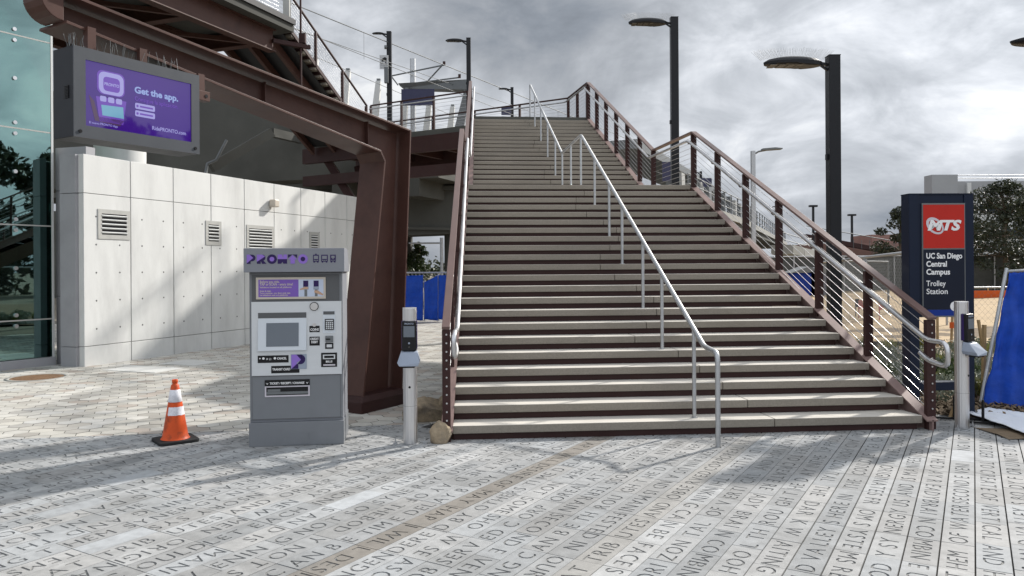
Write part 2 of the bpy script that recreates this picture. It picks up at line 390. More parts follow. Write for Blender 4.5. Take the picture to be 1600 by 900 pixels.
# ================================================================== GROUND
def ground():
    mb = MB(); n = 24
    rs = [0, 6, 12, 20, 30, 45, 70, 110, 180, 300, 600, 1200, 2500]
    vs = [(0, 0, -.06)]; fs = []; seg = 48
    for r in rs[1:]:
        for k in range(seg):
            vs.append((r*math.cos(2*math.pi*k/seg), r*math.sin(2*math.pi*k/seg), -.06))
    for k in range(seg): fs.append((0, 1+k, 1+(k+1) % seg))
    for i in range(len(rs)-2):
        for k in range(seg):
            a = 1+i*seg; b = a+seg
            fs.append((a+k, b+k, b+(k+1) % seg, a+(k+1) % seg))
    mb.add(vs, fs); struct(mb.build('ground', M_['groundm']))
ground()

def set_tone(me, tones):
    at = me.attributes.new('tone', 'FLOAT_COLOR', 'FACE')
    flat = []
    for t in tones: flat += [t[0], t[1], t[2], 1.0]
    at.data.foreach_set('color', flat)

# edge of the plank paving towards the hexagon paving and the planting
BL0, BL1 = Vector((-4.75, 7.36, 0)), Vector((-1.26, 7.90, 0))
def clip_mesh(me, planes):
    bm = bmesh.new(); bm.from_mesh(me)
    for co, no in planes:
        bmesh.ops.bisect_plane(bm, geom=bm.verts[:]+bm.edges[:]+bm.faces[:], plane_co=co, plane_no=no, clear_outer=True, dist=1e-5)
    bm.to_mesh(me); bm.free()
bd = (BL1-BL0).normalized(); bn = Vector((-bd.y, bd.x, 0))          # normal towards the hexagons

GLY = {}
def glyph(ch):
    if ch in GLY: return GLY[ch]
    me = text_mesh(ch, 1.0, bold=.082, fill=False)
    vs = [v.co.to_2d() for v in me.vertices]; adj = {}
    for e in me.edges:
        a, b = e.vertices; adj.setdefault(a, []).append(b); adj.setdefault(b, []).append(a)
    seen = set(); loops = []
    for st in adj:
        if st in seen: continue
        lp = [st]; seen.add(st); cur = st
        while True:
            nx = [q for q in adj[cur] if q not in seen]
            if not nx: break
            cur = nx[0]; seen.add(cur); lp.append(cur)
        pts = [vs[i] for i in lp]
        # thin nearly collinear points
        out = []
        for i, p in enumerate(pts):
            a = pts[i-1]; b = pts[(i+1) % len(pts)]
            if abs((p-a).cross(b-p)) > 1e-5 and (p-a).length > 1e-4: out.append(p)
        if len(out) >= 3: loops.append(out)
    xs = [p.x for l in loops for p in l] or [0, .3]
    bpy.data.meshes.remove(me)
    def inside(p, l):
        c = False
        for i in range(len(l)):
            a, b = l[i-1], l[i]
            if (a.y > p.y) != (b.y > p.y) and p.x < (b.x-a.x)*(p.y-a.y)/(b.y-a.y)+a.x: c = not c
        return c
    outer, inner = [], []
    for i, l in enumerate(loops):
        (inner if any(j != i and inside(l[0], m) for j, m in enumerate(loops)) else outer).append(l)
    isl = []
    for l in inner:
        tris = tessellate_polygon([[Vector((p.x, p.y, 0)) for p in l]])
        isl.append((l, tris))
    GLY[ch] = (min(xs), max(xs), outer, isl)
    return GLY[ch]

PHR = ["RANGE ACROSS TERRAIN", "OPPOSITE SITTING", "ACROSS DESERTS", "FACES HAPPY", "OF THE BODY", "WITHIN DESERTS AND VALLEYS", "RISING DAY", "NEW MEN",
       "SYSTEMS READY", "THINKING CAN BE", "US AND IS MANIFESTED IN OUR", "TIME DELAY", "OF VERTICAL AND HORIZONTAL", "ENGENDERED BY OTHERS",
       "SENSORY SYSTEMS", "ORIGINATES FROM", "SYNERGY", "REASONING AND THE STRUCTURE", "VISIONS REASON", "OTHER WHICH NEITHER HE", "OBSERVED CORPOREAL ATTRIBUTES AND",
       "IN THE UP PRODUCTION", "AT NIGHT", "IN THE BODY", "BEASTS BUT WE", "UAL FORCE", "ON EITHER HAND SCHOOL", "THAT WE MEN", "SHOW SEASON", "FORMATION",
       "SECOND EVENING NOT SO", "COULD LET EACH INCREASE", "THEY ENVISAGE THE MAN", "UNITED STATES", "ORDER TO CREATE", "BODY FOR", "THE DARK WAITING FOR", "HERE IN THE",
       "READY BRAIN COMBINE", "USING THEM", "OF WATER", "THROUGH THE DAY", "NOT SOME"]
def planks():
    W, LN, GAP, DEP = .172, .436, .0058, .0062
    tv, tf, tm, tone = [], [], [], []
    def addp(vs, fs, mi, t):
        o = len(tv); tv.extend(vs)
        for f in fs: tf.append(tuple(o+i for i in f)); tm.append(mi); tone.append(t)
    rr = random.Random(11)
    brown = set()
    brown_c = G(668, 820).dot(C31)
    brown2 = G(985, 820).dot(C31)
    for k in range(-58, 44):
        c0 = k*W
        flip = (k % 2 == 0)
        isbrown = abs(c0+W/2-brown_c) < W*.51
        istan = abs(c0+W/2-brown2) < W*.51
        base_tone = rr.choice([.295, .32, .335, .36, .315])
        txt = []
        while sum(len(t)+1 for t in txt) < 200: txt.append(rr.choice(PHR))
        if isbrown: txt = ["OF MAYHAP I WILL", "DESIRE OF MAYHAP I WILL", "DESIRE"]*6
        if istan: txt = ["OBSERVED CORPOREAL ATTRIBUTES AND"]*6
        line = " ".join(txt); cur = 0
        size = .144; cap = size*.70; sxx = size*.98
        joff = rr.choice([0, 0, 0, .218]) if c0 < 0 else rr.uniform(0, LN)
        a_start = -1.0+joff
        for j in (range(-2, 26) if not flip else range(25, -3, -1)):
            a0 = a_start+j*LN
            mid = D31*(a0+LN/2)+C31*(c0+W/2)
            X, Y = mid.x, mid.y
            if (Vector((X, Y, 0))-BL0).dot(bn) > .22: continue
            if Y > 7.72+.09*(X+.6) and X > -.9: 
                if X < 4.25: continue
            if Y < 2.4 or X < -6.6 or X > 8.0 or Y > 8.2: continue
            if Y > 6.9 and X > 4.95: continue
            # inside strip coordinates
            x0, x1 = a0+GAP/2, a0+LN-GAP/2; gy = .0085 if c0 > -1.2 else .0042
            y0, y1 = c0+gy/2, c0+W-gy/2
            blank = rr.random() < .024 and not (isbrown or istan)
            jit = rr.uniform(-.04, .04)
            b = base_tone+jit
            if isbrown: t = (b*.67, b*.62, b*.555)
            elif istan: t = (b*.95, b*.93, b*.885)
            elif blank: t = (b*1.02, b*1.06, b*1.09)
            else:
                w = rr.uniform(-.02, .02); t = (b*(.985+w), b*1.0, b*(1.0-w))
            zt = rr.uniform(-.0012, .0012)
            def W3(a, c, z): p = D31*a+C31*c; return Vector((p.x, p.y, z))
            holes, isles = [], []
            if not blank:
                u0 = .010+rr.uniform(0, .008)
                while cur < len(line):
                    ch = line[cur]
                    if ch == ' ':
                        u0 += size*.36; cur += 1
                        if u0 > LN-.05: break
                        continue
                    g = glyph(ch); gw = (g[1]-g[0])*sxx
                    if u0+gw > LN-.006: break
                    def place(l):
                        out = []
                        for p in l:
                            u = u0+(p.x-g[0])*sxx; vv = p.y*size
                            if flip: out.append((x1-u, (c0+W/2)-(cap/2)+vv))
                            else: out.append((x0+u, (c0+W/2)+(cap/2)-vv))
                        return out
                    lo = [place(l) for l in g[2]]
                    holes.append((None, lo)); isles += [(place(l), tr) for l, tr in g[3]]
                    u0 += gw+size*.19; cur += 1
            rect = [(x0, y0), (x1, y0), (x1, y1), (x0, y1)]
            polys = [rect]+[l for _, lo in holes for l in lo]
            flat = [p for pl in polys for p in pl]
            tris = tessellate_polygon([[Vector((p[0], p[1], 0)) for p in pl] for pl in polys])
            addp([W3(p[0], p[1], zt) for p in flat], tris, 0, t)
            # skirt of the plank
            addp([W3(p[0], p[1], z) for z in (zt, -.02) for p in rect], [(i, (i+1) % 4, 4+(i+1) % 4, 4+i) for i in range(4)], 0, t)
            for _, lo in holes:
                for l in lo:
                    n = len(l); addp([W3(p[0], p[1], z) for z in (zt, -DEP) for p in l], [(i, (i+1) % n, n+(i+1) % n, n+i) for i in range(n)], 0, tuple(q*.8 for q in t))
            for l, tr in isles:
                n = len(l)
                addp([W3(p[0], p[1], zt) for p in l], tr, 0, t)
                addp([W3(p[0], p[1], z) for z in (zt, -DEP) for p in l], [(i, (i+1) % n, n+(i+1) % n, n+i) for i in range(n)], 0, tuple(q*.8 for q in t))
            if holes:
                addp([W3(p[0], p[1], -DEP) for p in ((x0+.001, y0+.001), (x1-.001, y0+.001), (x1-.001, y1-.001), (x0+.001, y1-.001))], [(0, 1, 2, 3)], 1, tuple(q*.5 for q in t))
    me = bpy.data.meshes.new('engraved_paving')
    me.from_pydata([tuple(v) for v in tv], [], tf)
    me.materials.append(M_['plank']); me.materials.append(M_['plankdirt'])
    me.polygons.foreach_set('material_index', tm)
    set_tone(me, tone)
    clip_mesh(me, [(BL0, bn)])
    # faces of flat tops must look up
    o = bpy.data.objects.new('engraved_paving', me); col.objects.link(o); struct(o)
    jb = MB(); jb.add([(-7.2, 1.6, -.012), (8.6, 1.6, -.012), (8.6, 6.9, -.012), (5.2, 7.0, -.012), (5.0, 8.1, -.012), (-.2, 8.0, -.012), (-8, 6.86, -.012)], [(0, 1, 2, 3, 4, 5, 6)])
    struct(jb.build('paving_joint_sand', M_['joint']))
planks()

def hexes():
    a, b, h, g = .128, .068, .100, .0032
    U_, V_ = Vector((.992, -.124, 0)), Vector((.124, .992, 0))
    rr = random.Random(5); V, F, T = [], [], []
    pd = a+b; pc = 2*h
    pal = [(.56, .545, .51), (.60, .59, .565), (.50, .485, .455), (.43, .415, .39), (.52, .52, .515), (.58, .57, .545), (.45, .405, .37), (.55, .54, .51), (.60, .59, .565), (.47, .46, .44)]
    for i in range(-88, 14):
        for j in range(26, 155):
            s = i*pd; t = j*pc+(h if i % 2 else 0)
            p = U_*s+V_*t
            if p.y < 6.6 or p.y > 27 or p.x < -14 or p.x > .1+(-.02)*(p.y-7): continue
            if (p-BL0).dot(bn) < -.15: continue
            o = len(V); z = rr.uniform(-.0015, .0015)
            for u, v in ((a-g, 0), (b-g*.6, h-g), (-b+g*.6, h-g), (-a+g, 0), (-b+g*.6, -h+g), (b-g*.6, -h+g)):
                q = p+U_*u+V_*v; V.append((q.x, q.y, z))
            F.append((o, o+1, o+2, o+3, o+4, o+5)); c = rr.choice(pal); k = rr.uniform(.9, 1.06); T.append((c[0]*k*.84, c[1]*k*.83, c[2]*k*.80))
    me = bpy.data.meshes.new('hexagon_paving'); me.from_pydata(V, [], F); me.materials.append(M_['hex']); set_tone(me, T)
    clip_mesh(me, [(BL0+bn*.004, -bn)])
    o = bpy.data.objects.new('hexagon_paving', me); col.objects.link(o); struct(o)
    jb = MB(); jb.add([(-15, 5.8, -.008), (BL0.x, BL0.y+.004, -.008), (.3, 8.15, -.008), (0, 28, -.008), (-15, 28, -.008)], [(0, 1, 2, 3, 4)])
    struct(jb.build('paving_bed', M_['joint']))
hexes()

def soil_area():
    # planting bed to the right of the stairs, sandy lot beyond, dark ground under the stairs
    rr = random.Random(3); mb = MB(); nx, ny = 60, 60
    from mathutils import noise as ns
    def grid(x0, x1, y0, y1, nx, ny, amp, z0, fr):
        vs = []; fs = []
        for j in range(ny+1):
            for i in range(nx+1):
                x = x0+(x1-x0)*i/nx; y = y0+(y1-y0)*j/ny
                vs.append((x, y, z0+amp*ns.fractal(Vector((x*fr, y*fr, 1.7)), 1.0, 2.0, 4)))
        for j in range(ny):
            for i in range(nx):
                a = j*(nx+1)+i; fs.append((a, a+1, a+nx+2, a+nx+1))
        return vs, fs
    vs, fs = grid(4.55, 22, 7.05, 24, 110, 106, .035, -.005, 1.4)
    mb.add(vs, fs, 0, True); struct(mb.build('planting_soil', M_['soil']))
    mb = MB(); vs, fs = grid(4.3, 75, 15.5, 62, 70, 50, .10, .02, .25)
    # let the lot rise gently away from the camera
    vs = [(x, y, z+max(0, y-17)*.006) for x, y, z in vs]
    mb.add(vs, fs, 0, True); struct(mb.build('sandy_lot', M_['sand']))
soil_area()

# ================================================================== MAIN STAIRCASE
RISE = .138
def lerp(a, b, t): return a+(b-a)*t
def tread_line(n):
    """left and right end of the front edge of tread n (plan)"""
    if n <= 22:
        t = (n-1)/21.0
        return Vector((lerp(-.564, -.735, t), lerp(7.16, 13.05, t), 0)), Vector((lerp(4.01, 3.11, t), lerp(7.52, 13.35, t), 0))
    t = (n-25)/16.0
    return Vector((lerp(-.80, -.975, t), lerp(15.95, 20.35, t), 0)), Vector((lerp(2.65, 2.02, t), lerp(16.24, 20.63, t), 0))
def staircase():
    st = thing('staircase', 'wide outdoor staircase of pale aggregate treads over dark maroon risers', 'staircase', (1.7, 7.3, 0))
    TH = .076
    for n in range(1, 42):
        L0, R0 = tread_line(n)
        z = n*RISE
        if n == 22:
            L1, R1 = tread_line(23); mb = MB()
            bk = (L1+R1)/2-(L0+R0)/2; back = bk.normalized()*.03
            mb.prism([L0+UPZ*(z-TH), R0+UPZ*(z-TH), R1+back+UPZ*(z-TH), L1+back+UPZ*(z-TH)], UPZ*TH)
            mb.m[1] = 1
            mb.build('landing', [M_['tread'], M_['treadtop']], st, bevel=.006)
        elif n == 41:
            pass
        else:
            L1, R1 = tread_line(n+1); bk = ((L1+R1)/2-(L0+R0)/2); back = bk.normalized()*.035
            # each tread is two precast planks with a joint that wanders from step to step
            f = .5+.06*math.sin(n*.9)
            if n in (1, 2, 3, 4, 5): f = .555-.032*(n-1)+.12
            mb = MB(); jt = .003
            for q0, q1 in ((0, f), (f, 1)):
                d = (R0-L0).normalized()*jt
                A = lerp(L0, R0, q0)+(d if q0 else d*0); B = lerp(L0, R0, q1)-(d if q1 < 1 else d*0)
                A2 = lerp(L1, R1, q0)+back+(d if q0 else d*0); B2 = lerp(L1, R1, q1)+back-(d if q1 < 1 else d*0)
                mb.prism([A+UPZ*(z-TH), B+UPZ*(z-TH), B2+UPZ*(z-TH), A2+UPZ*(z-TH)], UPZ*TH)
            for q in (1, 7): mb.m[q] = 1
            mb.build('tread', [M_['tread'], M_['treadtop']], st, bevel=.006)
        # riser plate set back under the nosing
        dn = Vector((-.09, .996, 0)); e = (R0-L0).normalized()
        A, B = L0+dn*.035+e*.01, R0+dn*.035-e*.035
        zb = z-RISE+(.001 if n > 1 else -.02)
        mb = MB(); mb.prism([A+UPZ*zb, B+UPZ*zb, B+UPZ*(z-TH-.001), A+UPZ*(z-TH-.001)], dn*.012)
        mb.build('riser', M_['browndk'], st)
    # sloping stringers
    def stringer(a, b, za, zb, xoff):
        mb = MB(); a = Vector(a)+Vector((xoff, 0, 0)); b = Vector(b)+Vector((xoff, 0, 0))
        pa, pb = a+UPZ*za, b+UPZ*zb; h = .17
        mb.prism([pa-UPZ*h, pb-UPZ*h, pb, pa], Vector((.012, 0, 0)))
        for dz in (0, -h): mb.prism([pa+UPZ*(dz-.012)+Vector((-.055, 0, 0)), pa+UPZ*(dz-.012)+Vector((.055, 0, 0)), pb+UPZ*(dz-.012)+Vector((.055, 0, 0)), pb+UPZ*(dz-.012)+Vector((-.055, 0, 0))], UPZ*.014)
        mb.build('stringer', M_['stringer'], st)
    def nz(n): return n*RISE
    L1, R1 = tread_line(1); L22, R22 = tread_line(22); L23, R23 = tread_line(23); L41, R41 = tread_line(41)
    stringer(R1+Vector((.0, -.05, 0)), R22, .10, nz(22)-.035, .07)
    stringer(R23, R41, nz(23)-.06, nz(41)-.035, .07)
    stringer(L1+Vector((.0, -.05, 0)), L22, .10, nz(22)-.06, -.05)
    stringer(L23, L41, nz(23)-.06, nz(41)-.06, -.05)
    for A, B in ((R22, R23),):
        mb = MB(); mb.bar(A+Vector((.07, 0, nz(22)-.17)), B+Vector((.07, 0, nz(22)-.17)), .012, .27); mb.build('stringer', M_['browndk'], st)
    # soffit plates close the underside so that no light leaks through the risers
    for (A, B, C_, D_, z0, z1) in ((L1, R1, R22, L22, -.02, nz(22)-.30), (L23, R23, R41, L41, nz(22)-.2, nz(41)-.30)):
        mb = MB(); A, B, C_, D_ = [Vector(q) for q in (A, B, C_, D_)]
        dn = Vector((-.09, .996, 0))*.16
        mb.prism([A+dn+UPZ*(z0), B+dn+UPZ*(z0)-Vector((.25, 0, 0)), C_+dn+UPZ*z1-Vector((.25, 0, 0)), D_+dn+UPZ*z1], UPZ*.012)
        mb.build('soffit_plate', M_['browndk'], st)
    return st
staircase()

def smooth_path(pts, r=.08, n=5):
    pts = [Vector(p) for p in pts]; out = [pts[0]]
    for i in range(1, len(pts)-1):
        a, b, c = pts[i-1], pts[i], pts[i+1]
        ra = min(r, (b-a).length*.45); rc = min(r, (c-b).length*.45)
        p0 = b+(a-b).normalized()*ra; p2 = b+(c-b).normalized()*rc
        for k in range(n+1):
            t = k/n; out.append(p0*(1-t)**2+b*2*t*(1-t)+p2*t*t)
    return out+[pts[-1]]

def guard(root, segs, bays, cap=(.095, .028), post=(.095, .045), ncab=10, hand=None, skip_first=False, bolts=False, capmat='brownlt', postmat='browndk', cab_r=.0035, crossbars=True):
    """segs: list of ((x,y,zfloor,ztop), ...) nodes; bays: posts per span. hand: (inward offset vector, drop)"""
    nodes = segs
    for si in range(len(nodes)-1):
        a, b = nodes[si], nodes[si+1]; A = Vector(a[:2]+(0,)); B = Vector(b[:2]+(0,)); d = (B-A).normalized(); side = Vector((d.y, -d.x, 0))
        nb = bays[si]
        for k in range(nb+1):
            if k == 0 and si > 0: continue
            t = k/nb; p = A.lerp(B, t); zf = lerp(a[2], b[2], t); zt = lerp(a[3], b[3], t)
            w, dp = post
            end = (si == 0 and k == 0)
            zt2 = zt-cap[1]
            mb = MB(); mb.box(p+UPZ*((zf+zt2)/2), (w, dp if not end else dp*1.15, zt2-zf), (side, d, UPZ))
            o = mb.build('post', M_[postmat], root, bevel=.004)
            if end and bolts:
                for q in range(ncab+2):
                    mb = MB(); mb.disc(p-d*(dp*.575)+UPZ*lerp(zf+.13, zt2-.045, q/(ncab+1))+side*.004, .0085, -d, .008, 10)
                    mb.build('bolt', M_['steel'], o)
        pa, pb = A+UPZ*(a[3]-cap[1]/2), B+UPZ*(b[3]-cap[1]/2)
        ext = d*.04
        mb = MB(); mb.bar(pa-(ext if si == 0 else ext*0), pb, cap[0], cap[1]); mb.build('top_rail', M_[capmat], root, bevel=.004)
        for q in range(ncab):
            f = (q+.6)/(ncab+.4)
            za = lerp(a[2]+.03, a[3]-.03, f); zb = lerp(b[2]+.03, b[3]-.03, f)
            mb = MB(); mb.tube([A+UPZ*za, B+UPZ*zb], cab_r, 5, caps=False); mb.build('cable', M_['cable'], root)

def stair_guards():
    # right side: bottom, landing start, landing end, top
    B = [(4.10, 7.55, -.01, 1.10), (3.17, 13.35, 3.0, 3.97), (2.85, 15.4, 3.0, 3.97), (2.08, 20.62, 5.6, 6.60)]
    root = thing('guard_railing', 'brown cable guard rail along the right edge of the wide stairs', 'railing', (4.10, 7.55, 0))
    guard(root, B, [6, 1, 6], ncab=10, bolts=True)
    # tubular hand rail on brackets, with the looped return at the foot
    inn = Vector((-.10, 0, 0)); dz = -.165
    P0 = Vector((4.10, 7.55, 1.10+dz))+inn; P1 = Vector((3.17, 13.35, 3.97+dz))+inn; P2 = Vector((2.85, 15.4, 3.97+dz))+inn; P3 = Vector((2.08, 20.62, 6.60+dz))+inn
    dd = (P0-P1).normalized(); fl = Vector((.155, -.97, 0)).normalized()
    Q0 = P0+dd*.12
    lp = [P3, P2, P1, Q0, Q0+fl*.27, Q0+fl*.27+Vector((.015, 0, -.235)), Q0+fl*.02+Vector((0, 0, -.195)), Q0-fl*.10+Vector((0, 0, -.13))]
    pts = smooth_path(lp, .095, 7)
    mb = MB(); mb.tube(pts, .024, 12); h = mb.build('handrail', M_['steel'], root)
    for a, b, zz0, zz1, nb in ((B[0], B[1], 1.10, 3.97, 6), (B[2], B[3], 3.97, 6.60, 6)):
        for k in range(1, nb+1):
            t = k/nb; p = Vector((lerp(a[0], b[0], t), lerp(a[1], b[1], t), lerp(zz0, zz1, t)+dz-.055))
            mb = MB(); mb.tube(smooth_path([p+Vector((-.02, 0, 0)), p+Vector((-.095, 0, 0)), p+Vector((-.10, 0, .055))], .03, 4), .010, 6); mb.build('rail_bracket', M_['browndk'], h)
    # left side
    A = [(-.616, 7.13, -.01, 1.07), (-.83, 12.95, 3.0, 3.97), (-.90, 15.1, 3.0, 3.97), (-1.07, 20.4, 5.6, 6.60)]
    root = thing('guard_railing', 'brown cable guard rail seen nearly edge on along the left of the stairs', 'railing', (-.616, 7.13, 0))
    guard(root, A, [6, 1, 6], ncab=10, bolts=True, cap=(.075, .03), post=(.075, .045))
    inn = Vector((.095, 0, 0)); P0 = Vector((-.616, 7.13, 1.07+dz))+inn; P1 = Vector((-.83, 12.95, 3.97+dz))+inn; P2 = Vector((-.90, 15.1, 3.97+dz))+inn; P3 = Vector((-1.07, 20.4, 6.60+dz))+inn
    dd = (P0-P1).normalized(); fl = Vector((-.03, -.99, 0)); Q0 = P0-dd*.25
    lp = [P3, P2, P1, Q0, Q0+fl*.30, Q0+fl*.30+Vector((0.0, 0, -.24)), Q0+fl*.04+Vector((0, 0, -.20)), Q0-fl*.08+Vector((-.03, 0, -.14))]
    mb = MB(); mb.tube(smooth_path(lp, .095, 7), .024, 12); h = mb.build('handrail', M_['steel'], root)
    for a, b, zz0, zz1, nb in ((A[0], A[1], 1.07, 3.97, 6), (A[2], A[3], 3.97, 6.60, 6)):
        for k in range(1, nb+1):
            t = k/nb; p = Vector((lerp(a[0], b[0], t), lerp(a[1], b[1], t), lerp(zz0, zz1, t)+dz-.055))
            mb = MB(); mb.tube(smooth_path([p+Vector((.02, 0, 0)), p+Vector((.09, 0, 0)), p+Vector((.095, 0, .055))], .03, 4), .010, 6); mb.build('rail_bracket', M_['browndk'], h)
    # centre hand rail
    root = thing('centre_handrail', 'galvanised tube handrail running up the middle of the stairs', 'handrail', (1.83, 6.857, 0))
    g0 = Vector((1.83, 6.857, 0)); T0 = Vector((1.235, 13.55, 3.95)); T1 = Vector((1.03, 15.64, 3.95)); T2 = Vector((.517, 20.75, 6.58))
    kz = .835; k1 = g0+Vector((-.02, .26, 0)); 
    sl = Vector((1.80, 7.22, .86))
    pts = smooth_path([g0, g0+UPZ*kz, sl, T0, T1, T2, Vector((T2.x, T2.y, 5.66))], .075, 6)
    mb = MB(); mb.tube(pts, .0235, 12); mb.build('rail_tube', M_['galv'], root)
    for n in (1, 4.6, 8.2, 11.8, 15.4, 19):
        n = int(round(n)); t = (n-1+.45)/21.0
        y = lerp(7.36, 13.2, t); x = lerp(1.79, 1.265, (y-7.22)/(13.55-7.22)); zt = lerp(.86, 3.95, (y-7.22)/(13.55-7.22))
        mb = MB(); mb.tube([(x, y, n*RISE-.002), (x, y, zt)], .019, 10); mb.disc((x, y, n*RISE), .035, (0, 0, 1), .006, 14); mb.build('post', M_['galv'], root)
    for f in (0.02, .5, .98):
        p = T0.lerp(T1, f); mb = MB(); mb.tube([(p.x, p.y, 3.03), (p.x, p.y, 3.95)], .019, 10); mb.build('post', M_['galv'], root)
    for n in (26, 30, 34, 38):
        L, Rr = tread_line(n); y = (L.y+Rr.y)/2+.12; t = (y-15.64)/(20.75-15.64); x = lerp(1.03, .517, t); zt = lerp(3.95, 6.58, t)
        mb = MB(); mb.tube([(x, y, n*RISE-.002), (x, y, zt)], .019, 10); mb.build('post', M_['galv'], root)
stair_guards()

# ================================================================== TICKET MACHINE
def rrect(mb, x0, x1, z0, z1, y0, y1, mi=0, r=0.0):
    """box on the machine face, y towards the back; y0 < y1"""
    mb.box(((x0+x1)/2, (y0+y1)/2, (z0+z1)/2), (x1-x0, y1-y0, z1-z0), None, mi)
def ticket_machine():
    t = thing('ticket_machine', 'tall grey transit ticket vending machine with purple lettering on its header', 'ticket machine', (-2.39, 6.949, 0), math.radians(8.0))
    W, D, H = .842, .58, 1.80
    kx, kz = W/150.0, .00584
    X = lambda px: (px-389)*kx+.012
    Z = lambda py: (697-py)*kz
    F = 0.03   # front plane of the body sits 3 cm behind the plinth front
    XA, ZA = Vector((1,0,0)), Vector((0,0,1))
    mb = MB(); mb.box((W/2, D/2, .108), (W, D, .216)); mb.build('plinth', M_['tvm'], t, bevel=.004, local=True)
    mb = MB(); rrect(mb, X(447), X(481), .012, .118, -.0025, .004); mb.build('cable_hatch', M_['tvm'], t, bevel=.001, local=True)
    # body: side profile
    mb = MB(); mb.box((W/2, D/2+.01, .216+(Z(425)-.216)/2), (W-.012, D-.05, Z(425)-.216)); mb.build('body', M_['tvmhead'], t, bevel=.004, local=True)
    # header with sloping rear
    zt = 1.80; zb = Z(426)
    prof = [(-.05, zb), (-.05, zt), (.30, zt), (D-.02, zb+.06), (D-.02, zb)]
    mb = MB(); mb.prism([(-.028, y, z) for y, z in prof], Vector((W+.046, 0, 0))); hd = mb.build('header', M_['tvmhead'], t, bevel=.005, local=True)
    # front fascia: dark surround, silver panel, door
    mb = MB(); rrect(mb, .008, W-.01, Z(656), Z(427), .020, .036); door = mb.build('door', M_['tvm'], t, bevel=.002, local=True)
    mb = MB(); rrect(mb, .030, W-.035, Z(588), Z(430), .0145, .0205); mb.build('dark_fascia', M_['tvmdark'], t, local=True)
    mb = MB(); rrect(mb, X(391.5), X(534), Z(587), Z(472), .009, .0150); mb.build('silver_fascia', M_['tvmlt'], t, bevel=.0015, local=True)
    # seams of the door
    mb = MB()
    for x in (.026, W-.030): rrect(mb, x-.002, x+.002, Z(655), Z(588), .0185, .0205)
    rrect(mb, .026, W-.03, Z(655)-.002, Z(655)+.002, .0183, .0203); mb.build('door_seam', M_['tvmdark'], t, local=True)
    # advert
    mb = MB(); rrect(mb, X(399), X(509), Z(468), Z(434), .005, .0147); ad = mb.build('advert_frame', M_['cream'], t, bevel=.002, local=True)
    mb = MB(); rrect(mb, X(403), X(466), Z(464.5), Z(437.5), .0030, .0052); mb.build('advert_panel', M_['purple'], ad, local=True)
    mb = MB(); rrect(mb, X(466), X(505.5), Z(464.5), Z(437.5), .0028, .0050); mb.build('advert_picture', M_['paleblue'], ad, local=True)
    mb = MB(); ty = .0029
    for k, (s, txt, sz, w) in enumerate(((441.5, 'Before you ride,', 4.6, 31), (445.6, 'TAP or SCAN - every time!', 4.8, 52), (449.6, 'Validators located on all platforms', 3.2, 50), (455.4, 'Antes de viajar,', 3.2, 18), (458.6, 'Toca o escanea - por favor cada viaje', 3.0, 48), (461.7, 'Los validadores estan en la plataforma', 2.9, 44))):
        add_text(mb, txt, sz*kz*1.15, (X(405), ty, Z(s+1)), XA, ZA, 0, width=w*kx, bold=.02)
    mb.build('lettering', M_['cream'], ad, local=True)
    mb = MB()
    for cx in (477.5, 494):
        rrect(mb, X(cx-4), X(cx+4), Z(449), Z(439.5), .0010, .0027); rrect(mb, X(cx-2.2), X(cx+2.2), Z(464), Z(450), .0016, .0027, 1)
        rrect(mb, X(cx-4.4), X(cx+4.4), Z(453.5), Z(449.6), .0006, .0024, 2)
    mb.prism([(X(468), .0007, Z(454)), (X(468), .0007, Z(452.5)), (X(477), .0007, Z(449)), (X(482), .0007, Z(450)), (X(481), .0007, Z(452.5)), (X(475), .0007, Z(453))], (0, -.0009, 0), 3)
    mb.prism([(X(505), .0007, Z(463)), (X(505), .0007, Z(460.5)), (X(497), .0007, Z(455)), (X(491), .0007, Z(455)), (X(491), .0007, Z(458)), (X(496), .0007, Z(460))], (0, -.0009, 0), 3)
    mb.build('reader_drawing', [M_['indigo'], M_['midgrey'], M_['readerlt'], M_['skin']], ad, local=True)
    # touch screen: recessed hood, pale bezel sloping, screen
    mb = MB(); rrect(mb, X(400.5), X(479.5), Z(549), Z(487), .0070, .0090); mb.build('screen_surround', M_['tvmlt'], t, bevel=.001, local=True)
    mb = MB(); rrect(mb, X(402), X(478), Z(497.5), Z(489), .0050, .0072); mb.build('screen_hood', M_['tvmdark'], t, local=True)
    mb = MB(); mb.prism([(X(402), .005, Z(498)), (X(478), .005, Z(498)), (X(478), -.018, Z(548)), (X(402), -.018, Z(548)), ], (0, .022, 0)); bz = mb.build('screen_bezel', M_['tvmwhite'], t, bevel=.002, local=True)
    sl = Vector((0, -.023, Z(548)-Z(498))).normalized()
    def onb(px, py): 
        f = (py-498)/50.0; return Vector((X(px), .005-.023*f-.0012, Z(py)))
    mb = MB(); mb.prism([onb(415, 505), onb(466, 505), onb(466, 541.5), onb(415, 541.5)], (0, -.0012, 0)); mb.build('screen', M_['tvmscreen'], bz, local=True)
    # lock, coin slot, keypad, card slot, bill slot
    mb = MB(); mb.disc((X(490.5), .0092, Z(480)), .040, (0,-1,0), .006, 28); o = mb.build('lock', M_['black'], t, local=True)
    mb = MB(); mb.disc((X(490.5), .0035, Z(480)), .034, (0,-1,0), .010, 28); rrect(mb, X(491), X(496.5), Z(480.6), Z(479.4), -.008, -.0064); mb.build('lock_disc', M_['steel'], o, local=True)
    mb = MB(); rrect(mb, X(482.7), X(499), Z(520.5), Z(510.5), .0060, .0088); cs = mb.build('coin_label', M_['black'], t, bevel=.002, local=True)
    mb = MB(); mb.disc((X(490.5), .0094, Z(509)), .017, (0,-1,0), .007, 18); rrect(mb, X(490), X(491), Z(512), Z(506), .0016, .0026); mb.build('coin_slot', M_['steel'], cs, local=True)
